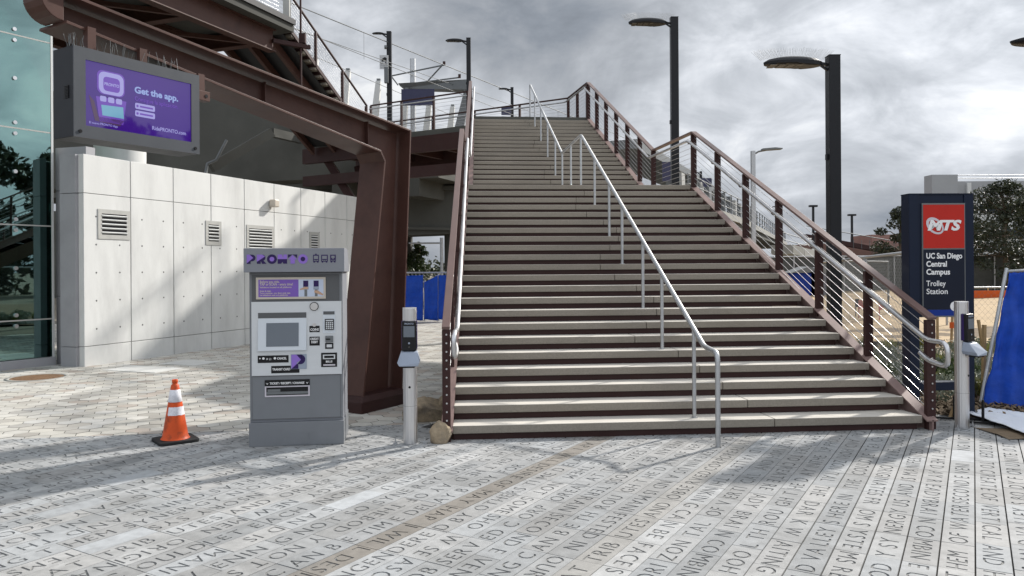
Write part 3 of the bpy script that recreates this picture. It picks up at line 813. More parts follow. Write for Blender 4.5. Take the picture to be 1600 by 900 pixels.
    mb = MB(); add_text(mb, 'COINS', .030, (X(484.2), .0055, Z(518)), XA, ZA, 0, width=X(497.6)-X(484.2), bold=.03)
    for q in range(5): mb.disc((X(488+q*1.5), .0058, Z(519.4)), .0016, (0,-1,0), .001, 6)
    mb.build('lettering', M_['white'], cs, local=True)
    mb = MB(); rrect(mb, X(482.7), X(499), Z(541.5), Z(527.5), .0060, .0088); cd = mb.build('card_label', M_['black'], t, bevel=.002, local=True)
    mb = MB(); add_text(mb, 'CREDIT', .028, (X(484), .0055, Z(532.6)), XA, ZA, 0, width=X(497.6)-X(484), bold=.03); mb.build('lettering', M_['white'], cd, local=True); mb = MB(); add_text(mb, 'DEBIT', .028, (X(485.5), .0055, Z(537.6)), XA, ZA, 0, width=X(496)-X(485.5), bold=.03); mb.build('lettering', M_['white'], cd, local=True)
    mb = MB(); rrect(mb, X(504), X(524), Z(522.5), Z(487), .0064, .0089); kp = mb.build('keypad_bay', M_['tvmwhite'], t, bevel=.002, local=True)
    mb = MB(); rrect(mb, X(505), X(523), Z(493), Z(488), .0040, .0062); mb.build('keypad_hood', M_['tvmdark'], kp, local=True)
    mb = MB(); rrect(mb, X(507.5), X(522), Z(517), Z(500), -.004, .0062); kk = mb.build('keypad', M_['black'], kp, bevel=.002, local=True)
    mb = MB()
    for i in range(4):
        for j in range(4): rrect(mb, X(509.2+i*3.1), X(511.4+i*3.1), Z(506.9+j*2.9), Z(504.9+j*2.9), -.0065, -.0042)
    rrect(mb, X(509), X(520.5), Z(503.4), Z(501.4), -.0060, -.0042); mb.build('keys', M_['tvmlt'], kk, local=True)['kind'] = 'stuff'
    mb = MB(); rrect(mb, X(508), X(520.5), Z(536.5), Z(526.5), -.006, .0089); cr = mb.build('card_reader', M_['midgrey'], t, bevel=.003, local=True)
    mb = MB(); rrect(mb, X(509), X(516), Z(532.6), Z(530.6), -.012, -.0062); mb.build('card_slot', M_['black'], cr, local=True)
    mb = MB(); rrect(mb, X(507.5), X(520.8), Z(547), Z(537.6), .0040, .0089); bt = mb.build('receipt_button', M_['black'], t, bevel=.002, local=True)
    mb = MB(); rrect(mb, X(510), X(518.5), Z(544.5), Z(540), .0015, .0041); mb.build('button_face', M_['tvmlt'], bt, local=True)
    mb = MB(); rrect(mb, X(501), X(526.5), Z(575.5), Z(553), .0050, .0089); bi = mb.build('bill_slot', M_['black'], t, bevel=.004, local=True)
    mb = MB(); rrect(mb, X(504), X(523.5), Z(563), Z(556), .0020, .0051); mb.build('slot_surround', M_['tvmlt'], bi, local=True)
    mb = MB(); rrect(mb, X(506), X(521.5), Z(561.4), Z(557.6), .0010, .0021); mb.build('slot_mouth', M_['black'], bi, local=True)
    mb = MB(); rrect(mb, X(504.5), X(523.5), Z(573.4), Z(571.2), .0020, .0051); mb.build('slot_lip', M_['silverprint'], bi, local=True)
    mb = MB(); add_text(mb, 'BILLS', .024, (X(508.5), .0047, Z(568.3)), XA, ZA, 0, width=X(519)-X(508.5), bold=.03); mb.build('lettering', M_['white'], bi, local=True)
    mb = MB(); rrect(mb, X(401), X(449.5), Z(567), Z(555.5), .0060, .0089); ca = mb.build('cancel_label', M_['black'], t, bevel=.003, local=True)
    mb = MB(); add_text(mb, 'CANCEL', .028, (X(431.5), .0055, Z(562)), XA, ZA, 0, width=X(446.5)-X(431.5), bold=.03)
    for px, r in ((404.5, .006), (410, .011), (428, .011)): mb.disc((X(px), .0058, Z(560)), r, (0,-1,0), .001, 14)
    add_text(mb, '#', .022, (X(414.5), .0055, Z(562)), XA, ZA, 0, bold=.02); add_text(mb, '( )', .022, (X(418.6), .0055, Z(562)), XA, ZA, 0, bold=.02)
    mb.build('lettering', M_['white'], ca, local=True)
    mb = MB(); rrect(mb, X(422), X(466.5), Z(583.5), Z(572), .0062, .0089); tc = mb.build('transit_label', M_['black'], t, bevel=.003, local=True)
    mb = MB(); add_text(mb, 'TRANSIT CARD', .028, (X(424), .0057, Z(579)), XA, ZA, 0, width=X(452)-X(424), bold=.03); mb.build('lettering', M_['white'], tc, local=True)
    # purple P badge
    mb = MB(); rrect(mb, X(453), X(478), Z(577.5), Z(554.5), .0030, .0060); pb = mb.build('transit_badge', M_['readerlt'], t, bevel=.001, local=True)
    mb = MB(); y = .0026
    mb.prism([(X(454), y, Z(577)), (X(454), y, Z(555)), (X(462), y, Z(555)), (X(469), y, Z(563)), (X(462), y, Z(568)), (X(463), y, Z(570))], (0, -.001, 0), 0)
    mb.prism([(X(462), y, Z(555)), (X(470), y, Z(555))]+[(X(468)+.045*math.cos(a), y, Z(562.5)+.045*math.sin(a)) for a in [math.pi/2-k*math.pi/10 for k in range(0, 11)]]+[(X(463), y, Z(570)), (X(469), y, Z(563))], (0, -.001, 0), 1)
    mb.prism([(X(454), y-.0012, Z(577)), (X(463), y-.0012, Z(569)), (X(465), y-.0012, Z(571)), (X(465), y-.0012, Z(577))], (0, -.001, 0), 1)
    mb.build('badge_mark', [M_['violet'], M_['indigo']], pb, local=True)
    # ticket tray
    mb = MB(); rrect(mb, X(411.5), X(482.5), Z(603.5), Z(594), .0120, .0205); tl = mb.build('ticket_label', M_['black'], t, bevel=.002, local=True)
    mb = MB(); add_text(mb, 'TICKET / RECEIPT / CHANGE', .026, (X(419.5), .0115, Z(600.8)), XA, ZA, 0, width=X(474)-X(419.5), bold=.03)
    for px in (415.5, 478.5):
        mb.prism([(X(px-2), .0119, Z(598)), (X(px), .0119, Z(601.2)), (X(px+2), .0119, Z(598)), (X(px), .0119, Z(599.6))], (0, -.001, 0))
    mb.build('lettering', M_['white'], tl, local=True)
    mb = MB(); rrect(mb, X(411.5), X(482.5), Z(620.5), Z(603.8), .0130, .0205); tr = mb.build('ticket_tray', M_['silverprint'], t, bevel=.002, local=True)
    mb = MB(); rrect(mb, X(414), X(480), Z(618), Z(605.5), .0118, .0132); tw = mb.build('tray_window', M_['black'], tr, local=True)
    mb = MB(); rrect(mb, X(414), X(480), Z(616.5), Z(612.5), .0095, .0120); rrect(mb, X(416), X(436), Z(612.2), Z(608.5), .0100, .0119); mb.build('tray_flap', M_['midgrey'], tw, local=True)
    # PRONTO block lettering on the header (front plane y = -.05)
    y = -.0515; mb = MB(); zl0, zl1 = Z(412.8), Z(398.6); zh = zl1-zl0; w = X(481)-X(387); u = w/6.0
    def pg(pts, mi, lay=0): mb.prism([(p[0], y-.0012*lay, p[1]) for p in pts], (0, -.0011, 0), mi)
    def arc(cx, cz, r, a0, a1, n=14): return [(cx+r*math.cos(math.radians(a0+(a1-a0)*k/n)), cz+r*math.sin(math.radians(a0+(a1-a0)*k/n))) for k in range(n+1)]
    x = X(387); q = zh
    def bowl(x, cz, r, x0): return [(x+x0*q, zl0+(cz+r)*q)]+arc(x+.56*q, zl0+cz*q, r*q, 90, -90)+[(x+x0*q, zl0+(cz-r)*q)]
    pg([(x, zl0), (x, zl1), (x+.40*q, zl1), (x+.40*q, zl0)], 1); pg(bowl(x, .64, .36, .40), 1); pg([(x, zl0+.06*q), (x, zl1), (x+.30*q, zl1), (x+.68*q, zl0+.64*q)], 0, 1)
    x += u
    pg([(x, zl0), (x, zl1), (x+.40*q, zl1), (x+.40*q, zl0)], 1); pg(bowl(x, .66, .34, .40), 1); pg([(x+.401*q, zl0+.319*q), (x+.72*q, zl0+.319*q), (x+1.0*q, zl0), (x+.55*q, zl0)], 1); pg([(x, zl0+.22*q), (x, zl1), (x+.56*q, zl1), (x+.86*q, zl0+.80*q)], 0, 1)
    x += u
    pg(arc(x+.52*q, zl0+.5*q, .52*q, 0, 345, 24), 1); pg(arc(x+.52*q, zl0+.5*q, .25*q, 0, 345, 20), 0, 1)
    x += u+.06*q
    pg([(x, zl0+.5*q), (x, zl1), (x+.5*q, zl1), (x+.5*q, zl0+.75*q), (x+.62*q, zl0+.75*q), (x+.62*q, zl1), (x+1.0*q, zl1), (x+1.0*q, zl0+.5*q)], 0)
    pg([(x, zl0), (x, zl0+.5*q), (x+1.0*q, zl0+.5*q), (x+1.0*q, zl0), (x+.62*q, zl0), (x+.5*q, zl0+.2*q), (x+.38*q, zl0)], 1)
    x += u+.02*q
    pg([(x, zl1), (x+.02*q, zl0+.6*q), (x+.3*q, zl0+.85*q), (x+.5*q, zl1)], 1); pg([(x+1.0*q, zl1), (x+.98*q, zl0+.6*q), (x+.72*q, zl0+.85*q), (x+.5*q, zl1)], 1)
    pg([(x+.28*q, zl0), (x+.28*q, zl0+.45*q), (x+.04*q, zl0+.45*q), (x+.5*q, zl0+.95*q), (x+.98*q, zl0+.45*q), (x+.74*q, zl0+.45*q), (x+.74*q, zl0)], 0, 1)
    x += u+.02*q
    pg(arc(x+.52*q, zl0+.5*q, .52*q, 0, 345, 24), 0); pg(arc(x+.52*q, zl0+.5*q, .25*q, 0, 345, 20), 1, 1)
    mb.build('lettering', [M_['violet'], M_['indigo']], hd, local=True)
    # tram, bus and train pictograms
    for i, cx in enumerate((495, 508.5, 522)):
        mb = MB(); hw = (4.6, 5.2, 4.4)[i]*kx; z0, z1 = Z(410.5), Z(399.2); xc = X(cx)
        pg2 = lambda x0, x1, a, b, mi, lay: mb.box((xc+(x0+x1)/2*hw, y-.0007-.0012*lay, z0+(z1-z0)*(a+b)/2), ((x1-x0)*hw, .0011, (z1-z0)*(b-a)), None, mi)
        pg2(-1, 1, .06, 1, 0, 0)
        if i < 2: pg2(-.72, .72, .42, .86, 1, 1); pg2(-.75, -.4, .16, .3, 1, 1); pg2(.4, .75, .16, .3, 1, 1); pg2(-.3, .3, .18, .27, 1, 1)
        else: pg2(-.6, .6, .55, .86, 1, 1); pg2(-.35, .35, .42, .5, 1, 1); pg2(-.85, .85, .2, .27, 1, 1)
        pg2(-.85, -.4, -.08, .06, 0, 0); pg2(.4, .85, -.08, .06, 0, 0)
        if i == 0: pg2(-.3, .3, 1.02, 1.14, 0, 0)
        mb.build('pictogram', [M_['indigo'], M_['tvmhead']], hd, local=True)
ticket_machine()

# ================================================================== FARE VALIDATORS
def validator(loc, rz, label, withpads=True):
    t = thing('fare_validator', label, 'fare reader', loc, rz, 'fare validators on aluminium posts')
    mb = MB(); r = .064; seg = 48; prof = []
    vs = []
    for z in (0, .006, 1.244, 1.25):
        for k in range(seg):
            rr = r*(1-.028*(k % 3 == 0))*(.98 if z in (0, 1.25) else 1); a = 2*math.pi*k/seg; vs.append((rr*math.cos(a), rr*math.sin(a), z))
    fs = [(i*seg+k, i*seg+(k+1) % seg, (i+1)*seg+(k+1) % seg, (i+1)*seg+k) for i in range(3) for k in range(seg)]+[tuple(range(3*seg, 4*seg))]
    mb.add(vs, fs); mb.build('post', M_['alum'], t, local=True)
    mb = MB(); mb.disc((0, -.058, .525), .011, (0,-1,0), .008, 16); mb.build('screw_hole', M_['black'], t, local=True)
    mb = MB(); mb.tube([(0, 0, .35), (0, 0, .352)], r+.0008, 32); mb.build('joint_line', M_['midgrey'], t, local=True)
    # reader head leaning back on the post, screen on top and a hooded scanner under it
    mb = MB(); mb.prism([(-.066, -.045, .86), (-.066, -.095, .86), (-.066, -.085, 1.13), (-.066, -.045, 1.13)], (.132, 0, 0)); hd = mb.build('reader_head', M_['black'], t, bevel=.008, local=True)
    mb = MB(); mb.prism([(-.072, -.030, .87), (-.072, -.060, .87), (-.072, -.055, 1.132), (-.072, -.030, 1.132)], (.144, 0, 0)); mb.build('reader_shell', M_['indigo'], t, bevel=.006, local=True)
    mb = MB(); mb.prism([(-.050, -.0928, .985), (.050, -.0928, .985), (.050, -.0892, 1.085), (-.050, -.0892, 1.085)], (0, -.0015, 0)); mb.build('reader_screen', M_['tvmscreen'], hd, local=True)
    mb = MB(); add_text(mb, 'PRONTO', .022, (-.042, -.0905, 1.099), (1,0,0), (0,0,1), 0, width=.084, bold=.03); mb.disc((0, -.0955, .93), .009, (0,-1,0), .002, 12); mb.build('lettering', M_['readerlt'], hd, local=True)
    mb = MB(); mb.disc((0, -.096, .895), .006, (0,-1,0), .003, 12); mb.build('indicator', M_['led'], hd, local=True)
    sc = [(-.074, .86), (-.100, .775), (-.082, .742), (.082, .742), (.100, .775), (.074, .86)]
    mb = MB(); n = 6
    a = [Vector((x, -.050, z)) for x, z in sc]; b = [Vector((x*1.0, -.110 if z > .8 else -.195, z-.012)) for x, z in sc]
    mb.add(a+b, [tuple(range(6)), tuple(range(6, 12))[::-1]]+[(i, (i+1) % 6, 6+(i+1) % 6, 6+i) for i in range(6)]); sco = mb.build('scanner_hood', M_['readerlt'], t, bevel=.005, local=True)
    mb = MB(); mb.box((0, -.14, .723), (.11, .09, .012)); mb.build('scanner_window', M_['black'], sco, local=True)
    # anchor bolts with loose nuts
    for sx in (-1, 1):
        mb = MB(); cx = sx*.135
        mb.tube([(cx, -.03, -.005), (cx, -.03, .055)], .006, 8); mb.disc((cx, -.03, .0), .022, (0,0,1), .014, 6)
        mb.bar((cx-.045, -.03, .022), (cx+.045, -.02, .022), .012, .006)
        mb.build('anchor_bolt', M_['galv'], t, local=True)
    return t
pv = G(640, 695); validator((pv.x, pv.y+.06, 0), 0.06, 'aluminium fare validator post between the ticket machine and the stairs')
pv = G(1509, 671); validator((pv.x, pv.y+.06, 0), .55, 'aluminium fare validator post in front of the navy station sign')

# ================================================================== TRAFFIC CONE
def cone():
    p = G(274, 689); t = thing('traffic_cone', 'scuffed orange traffic cone with two white bands on the paving', 'traffic cone', (p.x, p.y, 0), math.radians(38))
    mb = MB(); s = .165; poly = []
    for k in range(4):
        a0 = math.pi/2*k; cx, cy = (s-.04)*(1 if k in (0, 3) else -1), (s-.04)*(1 if k < 2 else -1)
        poly += [(cx+.055*math.cos(a0+j*math.pi/8), cy+.055*math.sin(a0+j*math.pi/8), 0.0) for j in range(5)]
    mb.prism(poly, (0, 0, .028)); mb.build('base', M_['rubber'], t, bevel=.006, local=True)
    rb, rt, h = .118, .030, .560
    rad = lambda z: lerp(rb, rt, (z-.028)/(h-.028))
    mb = MB(); mb.lathe([(rb+.012, .028), (rb+.004, .036), (rad(.05), .05)]+[(rad(z), z) for z in (.12, .2, .3, .4, .48, .525)]+[(.026, .535), (.022, .545), (.026, .552), (.027, .575), (.022, .580), (.012, .578), (.012, .5)], 36)
    mb.build('cone_body', M_['cone'], t, local=True)
    mb = MB(); mb.lathe([(rad(.372)+.0006, .372), (rad(.373)+.002, .373), (rad(.485)+.002, .485), (rad(.486)+.0006, .486)], 36); mb.build('upper_band', M_['reflect'], t, local=True)
    # lower band is torn: only part of the ring is left
    mb = MB(); n = 16; vs = []; a0, a1 = math.radians(-140), math.radians(10); rr = random.Random(2)
    for k in range(n+1):
        a = lerp(a0, a1, k/n)-math.radians(38)+math.radians(22)
        for z in (.248+.006*rr.random(), .330-.004*rr.random()):
            vs.append(((rad(z)+.002)*math.cos(a), (rad(z)+.002)*math.sin(a), z))
    mb.add(vs, [(2*k, 2*k+2, 2*k+3, 2*k+1) for k in range(n)], 0, True); mb.build('lower_band', M_['reflect'], t, local=True)
cone()

# ================================================================== BOULDERS, MANHOLE, PALE SLABS
def boulder(px, py, r, sq, label, seed):
    rr = random.Random(seed); bm = bmesh.new(); bmesh.ops.create_icosphere(bm, subdivisions=4, radius=1)
    from mathutils import noise as ns
    cuts = [(Vector((rr.gauss(0, 1), rr.gauss(0, 1), rr.gauss(0, 1)+.3)).normalized(), rr.uniform(.62, .86)) for _ in range(9)]
    for v in bm.verts:
        for nn, dd in cuts:
            e = v.co.dot(nn)-dd
            if e > 0: v.co -= nn*e*.9
        n = ns.fractal(v.co*2.2+Vector((seed*3.1, 0, 0)), 1, 2, 5)
        v.co *= 1.12+.13*n
        v.co = Vector((v.co.x*r*sq[0], v.co.y*r*sq[1], max(-.55, v.co.z)*r*sq[2]))
    for f in bm.faces: f.smooth = True
    me = bpy.data.meshes.new('boulder'); bm.to_mesh(me); bm.free(); me.materials.append(M_['rock'])
    o = bpy.data.objects.new('boulder', me); col.objects.link(o); p = G(px, py); o.location = (p.x, p.y, .45*r*sq[2]); o.rotation_euler = (0, 0, rr.uniform(0, 6))
    tag(o, label, 'boulder', 'boulders beside the stair foot'); return o
boulder(668, 656, .19, (1.25, .9, .85), 'tan boulder lying farthest left of the stair foot', 4)
boulder(692, 652, .16, (.8, 1, 1.05), 'grey tan boulder partly behind the bolted stair post, topmost of three', 9)
boulder(690, 690, .11, (.95, .9, 1.15), 'small rounded boulder nearest the camera against the stair post', 15)
def manhole():
    p = G(58, 590); t = thing('manhole_cover', 'rusty round manhole cover in the hexagon paving by the glass tower', 'manhole cover', (p.x, p.y, 0), .3)
    mb = MB(); mb.lathe([(.36, .001), (.36, .006), (.42, .006), (.42, .001)], 40); mb.build('frame_ring', M_['viacedge'], t, local=True)
    mb = MB(); mb.disc((0, 0, .0015), .355, (0,0,1), .004, 40); c = mb.build('cover', M_['rust'], t, local=True)
    mb = MB()
    for i in range(-6, 7):
        for j in range(-6, 7):
            if i*i+j*j < 40: mb.box((i*.05, j*.05, .0075), (.03, .03, .005))
    c2 = mb.build('tread_pattern', M_['rust'], c, local=True); c2['kind'] = 'stuff'
manhole()
def slab(c, w, l, label):
    p = G(*c); t = thing('utility_cover', label, 'utility cover', (p.x, p.y, 0), -math.radians(20.5), 'pale utility covers along the concrete wall')
    mb = MB(); mb.box((0, 0, .004), (w, l, .006)); sb = mb.build('frame', M_['paleslab'], t, local=True)
    mb = MB()
    for i in range(11): mb.box((-w*.44+w*.88*i/10, 0, .0085), (w*.03, l*.88, .004))
    mb.build('ribs', M_['paleslab'], sb, local=True)
slab((225, 577), 1.1, .62, 'larger pale ribbed utility cover beside the concrete wall')
slab((298, 567), .8, .6, 'smaller pale ribbed utility cover farther along the concrete wall')

# ================================================================== CONCRETE WALL
W0 = Vector((-7.19, 12.9, 0))
def pw(s, z, off=0.0):
    """point on the face of the concrete wall, s metres along it, off = out of the face"""
    p = W0+D20*s+C20*off; return Vector((p.x, p.y, z))
def concrete_wall():
    t = thing('concrete_wall', 'long pale panelled concrete wall with square louvre vents', 'wall', tuple(W0))
    L, Ht = 9.45, 3.58
    gap = .018; rows = [(-.02, .33), (.33, 2.92), (2.92, Ht)]
    mb = MB(); mb.box(pw(L/2, Ht/2-.02, -.16), (.24, L-.02, Ht-.03), (C20, D20, UPZ)); mb.build('wall_core', M_['wallgroove'], t)
    n = 0; edges = [0]+[.97+1.008*k for k in range(9)]
    edges = [e for e in edges if e < L]+[L]
    mb = MB()
    for i in range(len(edges)-1):
        a, b = edges[i]+(gap/2 if i else 0), edges[i+1]-(gap/2 if i < len(edges)-2 else 0)
        for z0, z1 in rows:
            mb.box(pw((a+b)/2, (z0+z1)/2+(gap/4), -.06), (.12, b-a, z1-z0-gap/2), (C20, D20, UPZ))
    mb.build('wall_panels', M_['wallc'], t, bevel=.006)
    # return of the wall at its near end, cap, form tie holes
    mb = MB()
    for z0, z1 in rows: mb.box(pw(-.006, (z0+z1)/2, -.30), (.36, .10, z1-z0-gap/2), (C20, D20, UPZ))
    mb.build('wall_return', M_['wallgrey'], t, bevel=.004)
    mb = MB()
    for i in range(len(edges)-1):
        a, b = edges[i], edges[i+1]
        if b-a < .6: continue
        for f in (.25, .75):
            for z in (.62, 1.10, 1.58, 2.06, 2.54):
                mb.disc(pw(a+(b-a)*f, z, -.0005), .016, C20, .0018, 10)
    mb.build('tie_holes', M_['wallgroove'], t)['kind'] = 'stuff'
    def vent(px0, px1, py0, py1):
        A = PL(px0, py0, W0, C20); B = PL(px1, py1, W0, C20); s0 = (A-W0).dot(D20); s1 = (B-W0).dot(D20); z1, z0 = A.z, B.z
        z1 = (A.z+PL(px1, py0, W0, C20).z)/2+.02; z0 = (B.z+PL(px0, py1, W0, C20).z)/2
        mb = MB(); f = .075
        for a, b, c, d in ((s0, s1, z1-f, z1), (s0, s1, z0, z0+f), (s0, s0+f, z0+f, z1-f), (s1-f, s1, z0+f, z1-f)):
            mb.box(pw((a+b)/2, (c+d)/2, .006), (.014, b-a, d-c), (C20, D20, UPZ))
        v = mb.build('vent', M_['lgtgrey'], t)
        mb = MB(); mb.box(pw((s0+s1)/2, (z0+z1)/2, .001), (.004, s1-s0-2*f, z1-z0-2*f), (C20, D20, UPZ)); mb.build('vent_opening', M_['black'], v)
        mb = MB(); n = max(5, int((z1-z0-2*f)/.065))
        for k in range(n):
            z = z0+f+(z1-z0-2*f)*(k+.5)/n
            mb.box(pw((s0+s1)/2, z, .012), (.022, s1-s0-2*f, .022), (C20*.8-UPZ*.6, D20, C20*.6+UPZ*.8))
        mb.build('louvres', M_['bldg'], v)
    vent(152.5, 203, 330, 374); vent(321, 345.5, 347, 383); vent(385, 428, 354, 400); vent(483, 499, 364, 392)
    # wall light
    A = PL(423, 318, W0, C20); s = (A-W0).dot(D20)
    l = thing('wall_light', 'small tan floodlight fixed high on the panelled concrete wall', 'wall light', tuple(pw(s, A.z, 0)))
    mb = MB(); mb.box(pw(s, A.z, .10), (.16, .17, .17), (C20, D20, UPZ)); mb.build('lamp_housing', M_['cream'], l, bevel=.02)
    mb = MB(); mb.box(pw(s, A.z, .012), (.024, .12, .12), (C20, D20, UPZ)); mb.build('back_plate', M_['midgrey'], l)
concrete_wall()
def recessed_wall():
    # grey concrete strip between the glass tower and the panelled wall
    p0 = G(119, 574); q = p0-C20*.33-D20*.02
    q0 = PL(84, 560, (q.x, q.y, 0), (.25, -.97, 0)); 
    a = Vector((-7.93, 13.36, 0)); b = Vector((-7.30, 13.18, 0)); d = (b-a).normalized(); n = Vector((d.y, -d.x, 0))
    t = thing('recessed_wall', 'narrow grey concrete wall strip set back between glass tower and panelled wall', 'wall', tuple(a))
    mb = MB()
    for z0, z1 in ((-.02, 1.17), (1.18, 3.0), (3.01, 3.75)):
        m = (a+b)/2-n*.1; mb.box((m.x, m.y, (z0+z1)/2), ((b-a).length, .2, z1-z0), (d, -n, UPZ))
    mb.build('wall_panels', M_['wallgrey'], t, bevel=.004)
    mb = MB(); m = (a+b)/2-n*.12; mb.box((m.x, m.y, 1.8), ((b-a).length-.01, .18, 3.7), (d, -n, UPZ)); mb.build('wall_core', M_['wallgroove'], t)
    c = thing('round_column', 'round pale concrete column rising behind the wall under the display', 'column', (-8.25, 16.2, 0))
    mb = MB(); mb.tube([(-8.25, 16.2, -.1), (-8.25, 16.2, 5.1)], .50, 28); mb.build('shaft', M_['wallc'], c)
    mb = MB(); mb.box((-8.25, 16.2, 5.3), (1.6, 1.6, .4), (C20, D20, UPZ)); mb.build('capital', M_['viac'], c)
recessed_wall()

# ================================================================== GLASS TOWER
def glass_tower():
    e = G(83.5, 570); n = C31     # outward normal to the right
    t = thing('glass_tower', 'tall teal glass tower with silver point fixings at the left edge', 'glass tower', (e.x, e.y, 0))
    def q(s, z, off=0.0):
        p = e-D31*s+C31*off; return Vector((p.x, p.y, z))
    zs = [.14]; 
    for py in (498, 353.5, 208, 68): zs.append(PL(80, py, e, C31).z)
    zs += [zs[-1]+(zs[-1]-zs[-2]), zs[-1]+2*(zs[-1]-zs[-2])]
    xs = [0.02, 1.62, 3.24, 4.86]
    for i in range(len(xs)-1):
        for j in range(len(zs)-1):
            a, b = xs[i]+(.006 if i else 0), xs[i+1]-.006; z0, z1 = zs[j]+.012, zs[j+1]-.012
            m = q((a+b)/2, (z0+z1)/2, -.006); mb = MB(); mb.box(m, (.010, b-a, z1-z0), (C31, D31, UPZ))
            mb.build('glass_pane', M_['glass'], t)
    mb = MB()
    for z in zs[1:-1]: mb.box(q(2.44, z, -.004), (.016, 4.84, .022), (C31, D31, UPZ))
    mb.build('silicone_joint', M_['lgtgrey'], t)
    mb = MB(); mb.box(q(.0, (zs[-1]+.14)/2, -.015), (.05, .035, zs[-1]-.14), (C31, D31, UPZ)); mb.build('edge_trim', M_['bldg'], t)
    mb = MB(); mb.box(q(2.43, .06, -.03), (.16, 4.90, .16), (C31, D31, UPZ)); mb.build('sill', M_['wallgrey'], t, bevel=.004)
    # end face, turned away
    mb = MB(); c = e-C31*1.5; mb.box((c.x-.03*D31.x, c.y-.03*D31.y, zs[-1]/2+.07), (2.9, .012, zs[-1]-.14), (C31, D31, UPZ)); mb.build('glass_pane', M_['glass'], t)
    # vertical fin, its fixings and the steelwork inside
    mb = MB(); mb.box(q(.62, (zs[-1])/2+.05, -.17), (.22, .016, zs[-1]-.1), (C31, D31, UPZ)); mb.box(q(.50, zs[-1]/2+.05, -.40), (.16, .18, zs[-1]-.1), (C31, D31, UPZ)); mb.build('fin', M_['lgtgrey'], t)
    for z in zs[1:]:
        for dz in (-.09, .09, -.72):
            mb = MB(); p = q(.60, z+dz, -.002); mb.disc(p, .032, C31, .028, 16); mb.bar(p-C31*.02, p-C31*.16, .03, .03); mb.build('point_fixing', M_['steel'], t)
    mb = MB()
    for s, off in ((1.75, -1.1), (3.6, -1.1), (1.3, -2.6)):
        mb.box(q(s, 3.4, off), (.22, .22, 6.6), (C31, D31, UPZ))
    for z in (1.5, 3.0, 5.0, 6.4):
        mb.box(q(2.4, z, -1.1), (.2, 4.2, .22), (C31, D31, UPZ)); mb.box(q(.9, z, -1.9), (1.8, .16, .18), (C31, D31, UPZ))
    mb.build('inner_steelwork', M_['midgrey'], t)
    mb = MB(); mb.tube([q(1.30, .9, -.7), q(2.9, 3.3, -.7)], .16, 16); mb.tube([q(.95, .72, -.7), q(1.30, .9, -.7)], .19, 16); mb.build('inner_brace', M_['lgtgrey'], t)
    mb = MB(); mb.box(q(2.4, 3.4, -3.0), (.1, 5.0, 7.2), (C31, D31, UPZ)); mb.box(q(2.4, .05, -1.5), (3.0, 4.8, .06), (C31, D31, UPZ)); mb.box(q(4.9, 3.4, -1.5), (3.0, .1, 7.2), (C31, D31, UPZ)); mb.build('inner_wall', M_['tvmdark'], t)
    mb = MB(); mb.box(q(2.5, zs[-1]+.1, -1.4), (3.2, 5.0, .2), (C31, D31, UPZ)); mb.build('roof', M_['midgrey'], t)
glass_tower()

